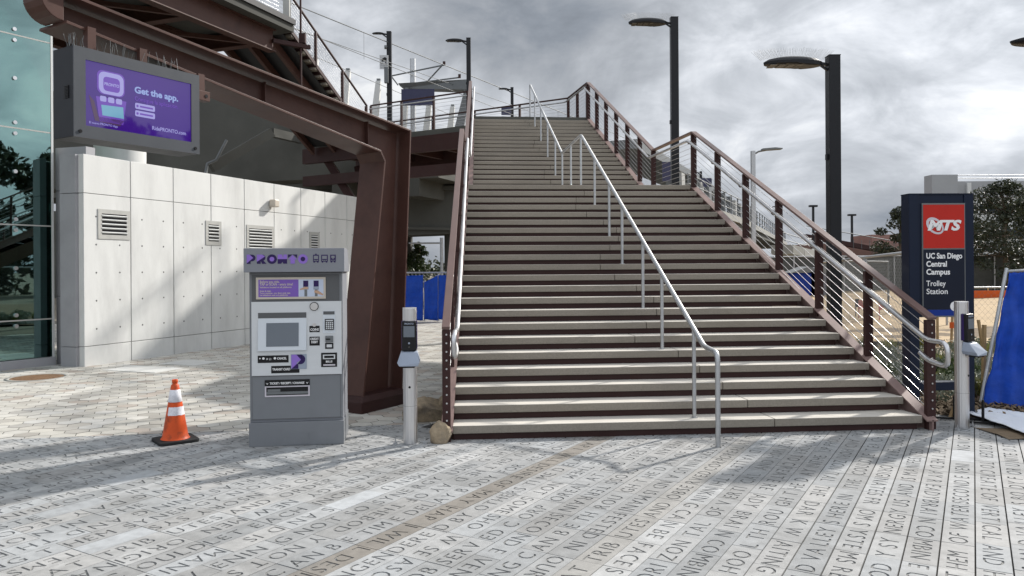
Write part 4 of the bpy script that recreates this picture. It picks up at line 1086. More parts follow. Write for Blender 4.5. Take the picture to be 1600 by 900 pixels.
# ================================================================== PORTAL FRAMES
PB = Vector((-1.50, 9.24, 0))
FRW = .19
def puv(px, py, off=FRW):
    p0 = PB+C31*off; p = PL(px, py, p0, C31); return ((p-p0).dot(D31), p.z)
def pq(s, z, w=0.0):
    p = PB+D31*s+C31*w; return Vector((p.x, p.y, z))
PT0, PT1 = puv(125, 0), puv(640, 205); PB0, PB1 = puv(140, 46), puv(602, 236)
LO, LI0, LI1 = puv(626, 612), puv(603, 252), puv(569, 614)
S_END = puv(104, 0)[0]
def beam_top(s): return lerp(PT1[1], PT0[1], (s-PT1[0])/(PT0[0]-PT1[0]))
def beam_bot(s): return lerp(PB1[1], PB0[1], (s-PB1[0])/(PB0[0]-PB1[0]))
def portal():
    """H section frame: leaning leg on a plinth and a long tapered beam rising slightly towards the near end"""
    t = thing('portal_frame', 'big brown steel portal frame with its leg standing behind the ticket machine', 'steel frame', tuple(PB))
    th = .024
    web = [(S_END, beam_top(S_END)-th), (PT1[0]-th, PT1[1]-th), (LO[0]-th, .15), (LI1[0]+th, .15), (LI0[0]+.01, LI0[1]-.04), (PB1[0]-.06, PB1[1]+th), (S_END, beam_bot(S_END)+th)]
    mb = MB(); mb.prism([pq(s, z, -.008) for s, z in web], C31*.016); mb.build('web', M_['frame'], t)
    def flange(p0, p1, name, sgn):
        mb = MB(); (s0, z0), (s1, z1) = p0, p1; d = Vector((s1-s0, z1-z0)).normalized(); nn = Vector((-d.y, d.x))*th*sgn
        mb.prism([pq(s0, z0, -FRW), pq(s1, z1, -FRW), pq(s1, z1, FRW), pq(s0, z0, FRW)], D31*nn.x+UPZ*nn.y)
        return mb.build(name, M_['frame'], t, bevel=.003)
    flange((S_END, beam_top(S_END)), PT1, 'top_flange', 1)
    flange((PT1[0]+.012, PT1[1]+.020), (LO[0]+.012, .15), 'outer_flange', 1)
    flange((LI1[0], .15), LI0, 'inner_flange', 1); flange(LI0, (PB1[0]-.07, PB1[1]), 'corner_flange', 1); flange((PB1[0]-.07, PB1[1]), (S_END, beam_bot(S_END)), 'bottom_flange', 1)
    c0 = (LO[0]+LI1[0])/2; c = pq(c0, .08, 0); hx, hy = .235, (LO[0]-LI1[0])/2+.09
    lo = [(-hx, -hy), (hx, -hy), (hx, hy), (-hx, hy)]
    P3 = lambda x, y, z: Vector((c.x, c.y, 0))+C31*x+D31*y+UPZ*z
    vs = [P3(x, y, -.02) for x, y in lo]+[P3(x, y, .125) for x, y in lo]+[P3(x*.80, y*.86, .185) for x, y in lo]
    mb = MB(); mb.add(vs, [(0,1,2,3), (8,9,10,11)]+[(i, (i+1) % 4, 4+(i+1) % 4, 4+i) for i in range(4)]+[(4+i, 4+(i+1) % 4, 8+(i+1) % 4, 8+i) for i in range(4)])
    mb.build('plinth', M_['browndk'], t, bevel=.008)
    # curved hood at the near end where the beam turns up
    mb = MB(); zt, zb = beam_top(S_END), beam_bot(S_END); arc = []
    for k in range(7):
        a = math.radians(90*k/6); arc.append((S_END-.17*math.sin(a), zb+.17-.17*math.cos(a)))
    poly = [(S_END, zt+.0), (S_END, zb)]+arc[1:]+[(arc[-1][0], zt+.9), (arc[-1][0]+.16, zt+.9), (arc[-1][0]+.16, zt+.05)]
    mb.prism([pq(s, z, -.10) for s, z in poly], C31*(.10+FRW*.8)); mb.build('end_hood', M_['frame'], t, bevel=.004)
    for s in (PT1[0]-.60, PT1[0]-2.1):
        z0, z1 = beam_bot(s)+th, beam_top(s)-th; mb = MB(); mb.prism([pq(s, z0, .0081), pq(s+.012, z0, .0081), pq(s+.012, z1, .0081), pq(s, z1, .0081)], C31*.05); mb.build('stiffener', M_['frame'], t)
portal()
def wall_struts():
    for i, (px0, py0, px1, py1, lab) in enumerate(((512, 252, 556, 322, 'slanted dark steel strut rising over the wall top, leftmost of three'), (560, 262, 572, 322, 'upright dark steel strut over the wall top, middle of three'), (592, 244, 580, 322, 'dark steel strut just behind the portal leg, rightmost of three'))):
        a = P(px0, py0, 24.5); b = P(px1, py1, 24.0); b = b+(b-a)*1.0
        t = thing('steel_strut', lab, 'strut', tuple(b), 0, 'struts above the concrete wall')
        mb = MB(); mb.bar(a, b, .22, .26, up=(0, -1, 0)); mb.build('strut_body', M_['browndk'], t)
        mb = MB(); mb.bar(a+Vector((.14, .0, 0)), b+Vector((.14, .0, 0)), .03, .22, up=(0, -1, 0)); mb.build('strut_lit_side', M_['brownlt'], t)  # paler bar painted in as the sunlit right side of the strut
wall_struts()

# ================================================================== HANGING DISPLAY
def display():
    a = P(114, 70, 5.76); dd = D31
    # front face: left top corner a, runs along D31 for 1.0 m
    Wd, Hd, Dp = 1.09, .686, .27
    t = thing('display_screen', 'lit purple information display in a dark grey hanging case', 'display', (a.x, a.y, a.z-Hd))
    n = C31
    def q(s, z, off=0.0): return a+dd*s+UPZ*(z-Hd)+n*off
    ax = (dd, n, UPZ)
    mb = MB(); mb.box(q(Wd/2, Hd/2, -Dp/2-.004), (Wd, Dp, Hd), ax); mb.build('case', M_['midcase'], t, bevel=.004)
    fr = .075; s0, s1, z0, z1 = .09, Wd-.08, .095, Hd-.09
    mb = MB()
    for c0, c1, d0, d1 in ((0, Wd, z1, Hd), (0, Wd, 0, z0), (0, s0, z0, z1), (s1, Wd, z0, z1)):
        mb.box(q((c0+c1)/2, (d0+d1)/2, .002), (c1-c0, .012, d1-d0), ax)
    mb.build('bezel', M_['casefront'], t)
    mb = MB(); mb.box(q((s0+s1)/2, (z0+z1)/2, -.002), (s1-s0, .003, z1-z0), ax); sc = mb.build('screen', M_['display'], t)
    for s in (.045, Wd-.045):
        mb = MB(); mb.disc(q(s, .045, .008), .013, n, .008, 12); mb.build('lock', M_['black'], t)
    mb = MB()
    for k in range(9): mb.box(q(-.006, .30+.011*k, -.085), (.006, .06, .005), ax)
    mb.build('side_grille', M_['black'], t)
    # content
    sw, sh = s1-s0, z1-z0
    S = lambda u, v, lay=0: q(s0+u*sw, z1-v*sh, .0002+.0008*lay)
    def poly(mb, pts, lay=0): mb.prism([S(u, v, lay) for u, v in pts], n*.0006)
    def rr_(u0, u1, v0, v1, r, k=5):
        ar = sw/sh; out = []
        for cu, cv, a0 in ((u1-r, v1-r*ar, 0), (u0+r, v1-r*ar, 90), (u0+r, v0+r*ar, 180), (u1-r, v0+r*ar, 270)):
            for j in range(k+1):
                an = math.radians(a0+90*j/k); out.append((cu+r*math.cos(an), cv+r*ar*math.sin(an)))
        return out
    mb = MB(); poly(mb, rr_(.10, .345, .10, .47, .05)); poly(mb, [(.09, .52), (.36, .52), (.33, .90), (.12, .90)], 0); mb.build('app_tile', M_['dispmid'], sc)
    mb = MB(); poly(mb, rr_(.115, .335, .12, .46, .05), 1); mb.build('app_icon', M_['dispink'], sc)
    mb = MB(); poly(mb, rr_(.155, .300, .19, .41, .03), 2); mb.build('icon_face', M_['dispmid'], sc)
    mb = MB(); add_text(mb, 'PRONTO', .032, S(.162, .325, 3), dd, UPZ, 0, width=.131*sw, bold=.03); mb.build('lettering', M_['dispink'], sc)
    mb = MB()
    for k in range(3): poly(mb, rr_(.125+k*.07, .18+k*.07, .50, .585, .012), 1)
    mb.build('phone_buttons', M_['dispink'], sc)
    mb = MB(); poly(mb, [(.135, .64), (.33, .62), (.335, .80), (.145, .80)], 1); mb.build('phone_picture', M_['dispteal'], sc)
    mb = MB(); poly(mb, [(.03, .52), (.075, .60), (.11, .83), (.34, .83), (.30, .93), (.08, .90)], 0); mb.build('hand_picture', M_['dispbrown'], sc)
    mb = MB(); add_text(mb, 'Get the app.', .072, S(.435, .345, 1), dd, UPZ, 0, width=.43*sw, bold=.035); mb.build('lettering', M_['dispteal2'], sc)
    mb = MB(); add_text(mb, 'Consigue la aplicacion.', .048, S(.435, .47, 1), dd, UPZ, 0, width=.43*sw); mb.build('lettering', M_['dispmid'], sc)
    for v in (.505, .625):
        mb = MB(); poly(mb, rr_(.44, .63, v, v+.095, .012), 1); b = mb.build('store_badge', M_['dispink'], sc)
        mb = MB(); poly(mb, [(.485, v+.035), (.61, v+.035), (.61, v+.062), (.485, v+.062)], 2); poly(mb, rr_(.452, .472, v+.028, v+.068, .009), 2); mb.build('badge_mark', M_['dispmid'], b)
    mb = MB(); add_text(mb, 'RidePRONTO.com', .044, S(.60, .895, 1), dd, UPZ, 0, width=.345*sw, bold=.01); mb.build('lettering', M_['dispink'], sc)
    mb = MB(); add_text(mb, 'El nuevo PRONTO App', .024, S(.03, .955, 1), dd, UPZ, 0, width=.25*sw); mb.build('lettering', M_['dispink'], sc)
    # hangers from the portal beam and bird spikes on the case
    for s in (.17, .60):
        mb = MB(); c = q(s, Hd, -.075); mb.box((c.x, c.y, (c.z+beam_bot((c-PB).dot(D31))+.01)/2), (.065, .065, beam_bot((c-PB).dot(D31))+.01-c.z), ax); mb.build('hanger', M_['frame'], t)
    c = q(1.17, Hd-.02, -.10); mb = MB(); mb.box((c.x, c.y, (c.z-.1+beam_bot((c-PB).dot(D31))+.01)/2), (.065, .065, beam_bot((c-PB).dot(D31))+.01-c.z+.1), ax); h = mb.build('hanger', M_['frame'], t)
    mb = MB(); c2 = c-UPZ*.13; mb.box((c2.x, c2.y, c2.z), (.16, .085, .085), ax); bx = mb.build('hanger_box', M_['frame'], t, bevel=.003)
    mb = MB(); mb.disc(c2+n*.0425+dd*.04, .016, n, .004, 16); mb.build('box_hole', M_['black'], bx)
    rs = random.Random(4); mb = MB()
    for k in range(60):
        s = rs.uniform(.02, .98)
        if k < 14: s = rs.uniform(-.0, .14)
        b0 = q(s, Hd, rs.uniform(-.14, -.02)); mb.tube([b0, b0+Vector((rs.uniform(-.03, .03), rs.uniform(-.03, .03), rs.uniform(.08, .12)))], .0016, 4, caps=False)
    mb.build('bird_spikes', M_['midgrey'], t)['kind'] = 'stuff'
M_['midcase'] = surf('dark display case', (.014,.016,.021), .45, var=.06)
M_['casefront'] = surf('grey display bezel', (.072,.078,.088), .42, var=.05)
M_['dispteal2'] = emis('display headline print', (.32, .42, .80), .45, .05)
display()

# ================================================================== UPPER DECKS, WALKWAY AND SECOND STAIR
def walkway():
    root = thing('walkway_deck', 'raised steel walkway deck joining the top of the wide stairs', 'walkway', (-1.2, 21.7, 0))
    cr = Vector((-.865, .502, 0))
    fr = [Vector((2.10, 20.66, 0)), Vector((-1.05, 20.38, 0)), Vector((-1.25, 21.68, 0)), Vector((-1.25, 21.68, 0))+cr*6.3, Vector((-1.25, 21.68, 0))+cr*6.3+D31*2.5, Vector((1.69, 22.65, 0))]
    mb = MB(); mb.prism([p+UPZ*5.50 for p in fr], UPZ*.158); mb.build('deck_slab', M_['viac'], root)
    def edge(a, b, z0, z1, w, nm, m):
        mb = MB(); mb.bar(a+UPZ*((z0+z1)/2), b+UPZ*((z0+z1)/2), w, z1-z0); mb.build(nm, M_[m], root)
    edge(fr[2], fr[3], 5.02, 5.49, .16, 'edge_beam', 'browndk'); edge(fr[4], fr[5], 5.02, 5.49, .16, 'edge_beam', 'browndk')
    edge(fr[0], fr[1], 5.10, 5.49, .14, 'edge_beam', 'browndk')
    for k in range(1, 5):
        a = fr[2].lerp(fr[3], k/5.0)+D31*.1; edge(a, a+D31*2.2, 5.16, 5.485, .12, 'joist', 'browndk')
    edge(fr[2]+cr*.3-UPZ*.0, fr[3], 4.30, 4.62, .14, 'lower_beam', 'browndk')
    # guard rails of the walkway
    r = thing('walkway_railing', 'thin brown guard rail on the near edge of the raised walkway', 'railing', tuple(fr[2]+UPZ*5.66))
    z = 5.66; e0 = fr[2]+D31*.06
    n = [(e0.x, e0.y, z, z+.98), ((e0+cr*3.55).x, (e0+cr*3.55).y, z, z+.98)]
    guard(r, n, [3], cap=(.06, .035), post=(.07, .05), ncab=8, capmat='browndk', cab_r=.004)
    mb = MB(); mb.tube([e0+UPZ*(z+.84)-D31*.07, e0+cr*3.55+UPZ*(z+.84)-D31*.07], .02, 8); mb.build('handrail', M_['galv'], r)
    r = thing('walkway_railing', 'thin brown guard rail on the far edge of the raised walkway at the stair top', 'railing', tuple(fr[5]+UPZ*5.66))
    f5 = fr[5]; f4 = fr[4]
    n = [(2.06, 20.70, z, z+.95), (f5.x, f5.y, z, z+.98), (f4.x, f4.y, z, z+.98)]
    guard(r, n, [2, 5], cap=(.07, .035), post=(.08, .05), ncab=9, capmat='browndk', cab_r=.004)
    mb = MB(); mb.tube(smooth_path([Vector((2.0, 20.68, z+.83)), f5+Vector((-.09, -.06, z+.83)), f4+Vector((0.05, -.09, z+.83))], .1), .022, 8); mb.build('handrail', M_['galv'], r)
    return fr, cr
WF, WCR = walkway()

def second_stair():
    b0 = WF[3]-WCR*.65+D31*.3             # foot of the right hand side
    b0 = Vector((-4.45, 23.6, 0)); up = -D20; lf = -C20
    root = thing('side_stair', 'dark steel stair climbing left from the walkway seen from below', 'staircase', tuple(b0+UPZ*5.66))
    n, r, g, w = 15, .152, .262, 2.3
    for k in range(n):
        z = 5.66+r*(k+1); a = b0+up*(g*k); b = a+up*(g+.04)
        mb = MB(); mb.prism([a+UPZ*(z-.06), a+lf*w+UPZ*(z-.06), b+lf*w+UPZ*(z-.06), b+UPZ*(z-.06)], UPZ*.06); mb.build('tread', M_['tread'], root)
        mb = MB(); a2 = a+up*.04; mb.prism([a2+UPZ*(z-r), a2+lf*w+UPZ*(z-r), a2+lf*w+UPZ*(z-.061), a2+UPZ*(z-.061)], up*.012); mb.build('riser', M_['browndk'], root)
    top = b0+up*(g*n)
    for s in (.45, w*.5, w-.35):
        mb = MB(); a = b0+lf*s+UPZ*5.42-up*.1; b = top+lf*s+UPZ*(5.42+r*n); mb.prism([a-UPZ*.16, b-UPZ*.16, b+UPZ*.16, a+UPZ*.16], lf*.10); mb.build('stringer', M_['frame'], root)
    mb = MB(); mb.prism([b0+lf*.12+UPZ*5.50-up*.05, b0+lf*(w-.1)+UPZ*5.50-up*.05, top+lf*(w-.1)+UPZ*(5.50+r*n), top+lf*.12+UPZ*(5.50+r*n)], UPZ*.01); mb.build('soffit_plate', M_['black'], root)
    rr_ = thing('stair_railing', 'brown cable guard rail sloping up the side stair against the sky', 'railing', tuple(b0+UPZ*5.66))
    z0, z1 = 5.66, 5.66+r*n
    pts = [(b0.x, b0.y, z0+.02, z0+1.0), (top.x, top.y, z1+.02, z1+1.0)]
    guard(rr_, pts, [3], cap=(.06, .035), post=(.08, .05), ncab=9, capmat='browndk', cab_r=.004)
    mb = MB(); mb.bar(b0+UPZ*(z0+.05)-up*.02, top+UPZ*(z1+.05), .05, .10); mb.build('bottom_rail', M_['browndk'], rr_)
    l = [(b0+lf*w).x, (b0+lf*w).y]; tl = top+lf*w
    # station platform deck at the top of the side stair
    deck = thing('upper_deck', 'brown steel upper deck overhead at the top left corner', 'walkway', tuple(top+UPZ*z1))
    zt = z1; L = 13.0
    c = [top+lf*-.25, top+lf*(w+2.8), top+lf*(w+2.8)+up*L, top+lf*-.25+up*L]
    mb = MB(); mb.prism([p+UPZ*(zt-.20) for p in c], UPZ*.20); mb.build('deck_slab', M_['viacshade'], deck)
    mb = MB(); mb.prism([p+UPZ*(zt-.02) for p in [c[0]-lf*.06, c[0], c[3], c[3]-lf*.06]], UPZ*.14); mb.build('kerb', M_['post'], deck)
    def ibeam(a, b, z, h, nm='edge_beam'):
        mb = MB(); mb.bar(a+UPZ*(z-h/2), b+UPZ*(z-h/2), .03, h); mb.bar(a+UPZ*(z-.01), b+UPZ*(z-.01), .24, .02); mb.bar(a+UPZ*(z-h), b+UPZ*(z-h), .24, .022); mb.build(nm, M_['frame'], deck)
    zb = zt-.205
    ibeam(top+lf*.15+up*.35, top+lf*.15+up*L, zb, .55); ibeam(top+lf*(w+.1)+up*.35, top+lf*(w+.1)+up*L, zb, .55, 'inner_beam'); ibeam(top+lf*(w+2.5)+up*.35, top+lf*(w+2.5)+up*L, zb, .55, 'inner_beam')
    for k in range(6):
        a = top+up*(.6+k*2.3); ibeam(a+lf*.32, a+lf*(w+2.4), zb-.06, .34, 'cross_beam')
    for k in range(4):
        a = top+up*(.8+k*2.3); mb = MB(); mb.bar(a+lf*.3+UPZ*(zb-.42), a+up*2.1+lf*(w)+UPZ*(zb-.42), .10, .10); mb.build('diagonal_brace', M_['frame'], deck)
    # bracket arm and slim posts at the deck corner, mesh guard above
    mb = MB(); mb.bar(top+UPZ*(zb-.28)+lf*.1+up*.4, top+UPZ*(zb-.28)-lf*.42-up*.45, .10, .10); mb.bar(top+UPZ*(zb-.2)-lf*.30-up*.3, top+UPZ*(zb+.05)-lf*.30-up*.3, .14, .16); mb.build('bracket_arm', M_['browndk'], deck)
    gr = thing('deck_railing', 'cable guard rail on the edge of the upper deck at top left', 'railing', tuple(top+UPZ*zt))
    a = top-lf*.05; b = a+up*L
    guard(gr, [(a.x, a.y, zt+.1, zt+1.1), (b.x, b.y, zt+.1, zt+1.1)], [9], cap=(.06, .035), post=(.09, .05), ncab=9, capmat='galv', postmat='lgtgrey', cab_r=.004)
    mb = MB(); p = top-lf*.28-up*.25; mb.tube([p+UPZ*(z1-2.2), p+UPZ*(z1+2.6)], .028, 8); mb.build('slim_post', M_['browndk'], gr)
    mb = MB(); p = top-lf*.08+up*.05; mb.box(p+UPZ*(zt+.9), (.16, .16, 1.7)); mb.build('ribbed_conduit', M_['lgtgrey'], gr)
    return top, up, lf
ST_TOP, ST_UP, ST_LF = second_stair()

# ================================================================== VIADUCT BEHIND THE WALL
def viaduct():
    t = thing('viaduct', 'dark concrete viaduct filling the space above and behind the wall', 'viaduct', (-9, 33, 0))
    o = Vector((-2.9, 30.5, 0))
    c = [o, o+D20*16, o+D20*16-C20*24, o-C20*24]
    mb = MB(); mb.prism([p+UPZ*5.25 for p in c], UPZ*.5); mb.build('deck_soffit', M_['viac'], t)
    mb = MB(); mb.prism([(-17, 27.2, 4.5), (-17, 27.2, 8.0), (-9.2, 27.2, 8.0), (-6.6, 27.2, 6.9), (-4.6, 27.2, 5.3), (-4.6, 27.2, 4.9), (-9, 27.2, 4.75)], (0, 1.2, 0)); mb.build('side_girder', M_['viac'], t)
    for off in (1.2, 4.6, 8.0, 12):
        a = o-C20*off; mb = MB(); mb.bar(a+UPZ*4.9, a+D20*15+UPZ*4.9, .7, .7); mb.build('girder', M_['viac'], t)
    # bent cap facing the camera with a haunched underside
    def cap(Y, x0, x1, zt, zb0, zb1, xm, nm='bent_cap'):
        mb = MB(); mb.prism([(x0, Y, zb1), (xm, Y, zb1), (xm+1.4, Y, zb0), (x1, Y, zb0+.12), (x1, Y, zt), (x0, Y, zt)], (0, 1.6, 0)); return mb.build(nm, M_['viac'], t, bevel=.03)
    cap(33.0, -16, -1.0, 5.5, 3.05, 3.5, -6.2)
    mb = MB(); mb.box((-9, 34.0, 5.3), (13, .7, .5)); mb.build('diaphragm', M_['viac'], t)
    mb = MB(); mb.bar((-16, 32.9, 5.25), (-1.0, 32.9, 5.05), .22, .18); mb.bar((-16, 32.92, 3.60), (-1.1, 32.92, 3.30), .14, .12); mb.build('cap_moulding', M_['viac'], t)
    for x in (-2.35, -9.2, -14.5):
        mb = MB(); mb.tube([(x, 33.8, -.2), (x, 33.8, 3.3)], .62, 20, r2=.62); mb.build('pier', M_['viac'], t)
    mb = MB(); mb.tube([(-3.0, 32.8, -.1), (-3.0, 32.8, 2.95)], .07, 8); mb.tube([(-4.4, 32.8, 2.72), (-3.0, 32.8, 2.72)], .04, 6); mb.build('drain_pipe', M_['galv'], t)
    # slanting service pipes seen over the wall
    mb = MB(); mb.bar(P(330, 262, 24), P(424, 207, 25.5), .22, .30); mb.bar(P(424, 207, 25.5), P(470, 218, 27), .2, .28); mb.build('service_beam', M_['viacshade'], t)
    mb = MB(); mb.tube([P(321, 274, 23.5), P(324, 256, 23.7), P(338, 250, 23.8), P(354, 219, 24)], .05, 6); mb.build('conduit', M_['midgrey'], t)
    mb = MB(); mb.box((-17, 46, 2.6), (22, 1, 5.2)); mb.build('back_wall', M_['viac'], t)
viaduct()

# ================================================================== LAMPS AND MASTS
def street_lamp(loc, H, w, label, group='dark street lamps with oval heads', spikes=True, armdir=math.pi, headlen=.62):
    """square post with an oval led head on a short arm towards local -x"""
    t = thing('street_lamp', label, 'street lamp', loc, armdir-math.pi, group)
    mb = MB(); mb.box((0, 0, H/2), (w, w, H)); po = mb.build('post', M_['post'], t, bevel=w*.06, local=True)
    mb = MB(); mb.box((0, 0, H+.004), (w*1.02, w*1.02, .012)); mb.build('post_cap', M_['post'], po, local=True)
    mb = MB(); mb.box((-w*.55, 0, H*.66), (w*.2, w*.35, w*.5)); mb.build('sensor', M_['post'], t, local=True)
    hl = headlen; hw = hl*.40; zc = H-.10*hl; cx = -w*.5-.10-hl/2
    mb = MB(); mb.bar((-w*.4, 0, zc-.05), (-w*.5-.24, 0, zc+.0), .05, .05); mb.bar((-w*.4, 0, zc-.16), (-w*.5-.17, 0, zc-.02), .04, .04); mb.build('arm', M_['post'], t, local=True)
    # flattened oval body
    n = 28; rings = []
    prof = [(.15, .085), (.55, .078), (.85, .045), (1.0, 0.0), (.98, -.045), (.86, -.060)]
    vs = []; fs = []
    for r, z in prof:
        for k in range(n):
            a = 2*math.pi*k/n; x = math.cos(a)*r*hl/2; y = math.sin(a)*r*hw/2
            vs.append((cx+x, y, zc+z*hl*1.0+(-.02*hl if x > hl*.1 and z < 0 else 0)))
    fs = [(i*n+k, i*n+(k+1) % n, (i+1)*n+(k+1) % n, (i+1)*n+k) for i in range(len(prof)-1) for k in range(n)]
    fs += [tuple(range(n)), tuple(range(len(prof)*n-n, len(prof)*n))[::-1]]
    mb = MB(); mb.add(vs, fs, 0, False); hd = mb.build('lamp_head', M_['post'], t, local=True)
    mb = MB()
    for i in range(4):
        for j in range(3): mb.box((cx-hl*.36+i*hl*.155, (j-1)*hw*.22, zc-.064*hl), (hl*.11, hw*.17, .012))
    le = mb.build('led_array', M_['led'], hd, local=True); le['kind'] = 'stuff'
    if spikes:
        rs = random.Random(8); mb = MB()
        for k in range(46):
            a = -hl*.54+hl*1.08*k/45; x = cx+a; z = zc+.084*hl*math.sqrt(max(0, 1-(2*a/hl/1.15)**2))
            for sg in (-1, 1): mb.tube([(x, 0, z), (x+a*.28+rs.uniform(-.01, .01), sg*.05, z+.17+rs.uniform(-.015, .015))], .0020, 3, caps=False)
        mb.build('bird_spikes', M_['lgtgrey'], hd, local=True)['kind'] = 'stuff'
    return t
def at(px, py, Y): return P(px, py, Y)
a = at(1301, 88, 14.5); street_lamp((a.x, a.y, -.02), a.z+.02, .215, 'tall dark street lamp with spiked oval head standing beside the lower stairs', headlen=1.10)
a = at(1053, 28, 22); street_lamp((a.x, a.y, -.02), a.z+.02, .215, 'tall dark street lamp with spiked oval head beside the stair landing', headlen=1.10)
a = at(732, 60, 26.5); street_lamp((a.x, a.y, 5.0), a.z-5, .15, 'dark street lamp above the left stair rail, tip of its head to the left', headlen=.62, spikes=False)
a = at(608, 50, 27); street_lamp((a.x, a.y, 3.5), a.z-3.5, .165, 'dark street lamp post carrying a pale notice sign over the walkway', headlen=.42, spikes=False)
a = at(800, 137, 33); street_lamp((a.x, a.y, 4.5), a.z-4.5, .13, 'small distant street lamp post over the top step of the stairs', headlen=.42, spikes=False)
a = at(1095, 268, 50); street_lamp((a.x, a.y, 4.0), a.z-4, .14, 'small far street lamp seen through the cables beside the landing post', headlen=.5, spikes=False)
a = at(1219, 322, 62); street_lamp((a.x, a.y, 4.0), a.z-4, .14, 'tiny far street lamp seen above the stair rail on the right', headlen=.5, spikes=False)
for px, py, Y, lab in ((1270.5, 322, 90, 'thin far parking lamp just right of the distant platform'), (1331, 336, 95, 'thin far parking lamp above the brick building')):
    p = at(px, py, Y); t = thing('parking_lamp', lab, 'street lamp', (p.x, p.y, 2), 0, 'thin far parking lamps')
    mb = MB(); mb.box((0, 0, (p.z-2)/2), (.22, .22, p.z-2)); mb.build('post', M_['post'], t, local=True)
    mb = MB(); mb.box((0, 0, p.z-2), (.9, .5, .22)); mb.build('lamp_head', M_['post'], t, local=True)
def cobra():
    a = at(1176.5, 236, 30); t = thing('street_lamp', 'grey street lamp with one slim arm to the right behind the stair rail', 'street lamp', (a.x, a.y, 0))
    mb = MB(); mb.box((0, 0, a.z/2), (.15, .15, a.z)); mb.build('post', M_['galv'], t, local=True)
    mb = MB(); mb.tube([(.05, 0, a.z-.12), (.22, 0, a.z-.02), (.5, 0, a.z+.03)], .035, 8); mb.build('arm', M_['midgrey'], t, local=True)
    mb = MB(); mb.prism([(.32, -.12, a.z+.0), (1.12, -.12, a.z+.05), (1.14, -.12, a.z+.10), (.85, -.12, a.z+.13), (.34, -.12, a.z+.09)], (0, .24, 0)); mb.build('lamp_head', M_['midgrey'], t, bevel=.02, local=True)
cobra()
def stray_head():
    a = at(1583, 65, 12); t = thing('street_lamp', 'dark lamp head cut off by the right edge of the photo', 'street lamp', (a.x+.9, a.y, 0))
    mb = MB(); mb.box((.35, 0, a.z/2), (.2, .2, a.z)); mb.build('post', M_['post'], t, local=True)
    mb = MB(); n = 24; vs = []
    for r, z in ((.2, .06), (.7, .05), (1, 0.01), (.95, -.03), (.3, -.05)):
        vs += [(-.42+math.cos(2*math.pi*k/n)*r*.52, math.sin(2*math.pi*k/n)*r*.22, a.z+z*1.1) for k in range(n)]
    mb.add(vs, [(i*n+k, i*n+(k+1) % n, (i+1)*n+(k+1) % n, (i+1)*n+k) for i in range(4) for k in range(n)]+[tuple(range(n)), tuple(range(4*n, 5*n))[::-1]], 0, True)
    mb.build('lamp_head', M_['post'], t, local=True)
    mb = MB(); mb.bar((0, 0, a.z), (.3, 0, a.z-.05), .05, .06); mb.build('arm', M_['post'], t, local=True)
stray_head()
def notice(px, py, Y, w, h, label, m, name='notice_sign', draw=None):
    a = at(px, py, Y); t = thing(name, label, 'sign', tuple(a))
    mb = MB(); mb.box((0, 0, 0), (w, .03, h)); s = mb.build('panel', M_[m], t, local=True)
    if draw: draw(s, w, h)
    return t
def cam_draw(s, w, h):
    mb = MB()
    mb.prism([(-.25*w, -.016, .02*h), (-.30*w, -.016, .20*h), (.10*w, -.016, .36*h), (.34*w, -.016, .28*h), (.30*w, -.016, .10*h), (.05*w, -.016, .04*h)], (0, -.003, 0)); mb.box((.22*w, -.017, .0), (.12*w, .003, .2*h))
    mb.build('camera_mark', M_['black'], s, local=True)
    mb = MB()
    for k, tx in enumerate(('Security', 'Cameras', 'In Use')): add_text(mb, tx, .13*h, (-.40*w, -.0165, (-.16-.13*k)*h), (1,0,0), (0,0,1), 0, width=.8*w)
    mb.build('lettering', M_['midgrey'], s, local=True)
notice(600, 97, 26.8, .30, .48, 'pale security camera notice sign fixed on the lamp post over the walkway', 'signgrey', draw=cam_draw)
def eq_box():
    p = at(606, 118, 26.9); t = thing('equipment_box', 'grey equipment box strapped low on the lamp post over the walkway', 'box', tuple(p))
    mb = MB(); mb.box((-.04, -.05, 0), (.14, .14, .55)); mb.build('box_body', M_['midgrey'], t, local=True)
    mb = MB(); mb.tube([(-.1, -.05, .98), (-.02, -.05, .98)], .07, 10); mb.build('camera_dome', M_['midgrey'], t, local=True)
eq_box()
notice(653, 152, 29, 1.25, .62, 'blue violet platform sign hanging under the grey canopy arm', 'bluesign', 'platform_sign')
notice(791, 173, 32.6, .42, .36, 'small blue sign under the distant lamp above the top step', 'bluesign', 'platform_sign')
notice(1044, 268, 40, .62, 1.0, 'blue sign seen behind the landing railing between the two posts', 'bluesign', 'platform_sign')
notice(1103, 285, 49, .75, .55, 'blue sign under the far lamp seen through the stair cables', 'bluesign', 'platform_sign')

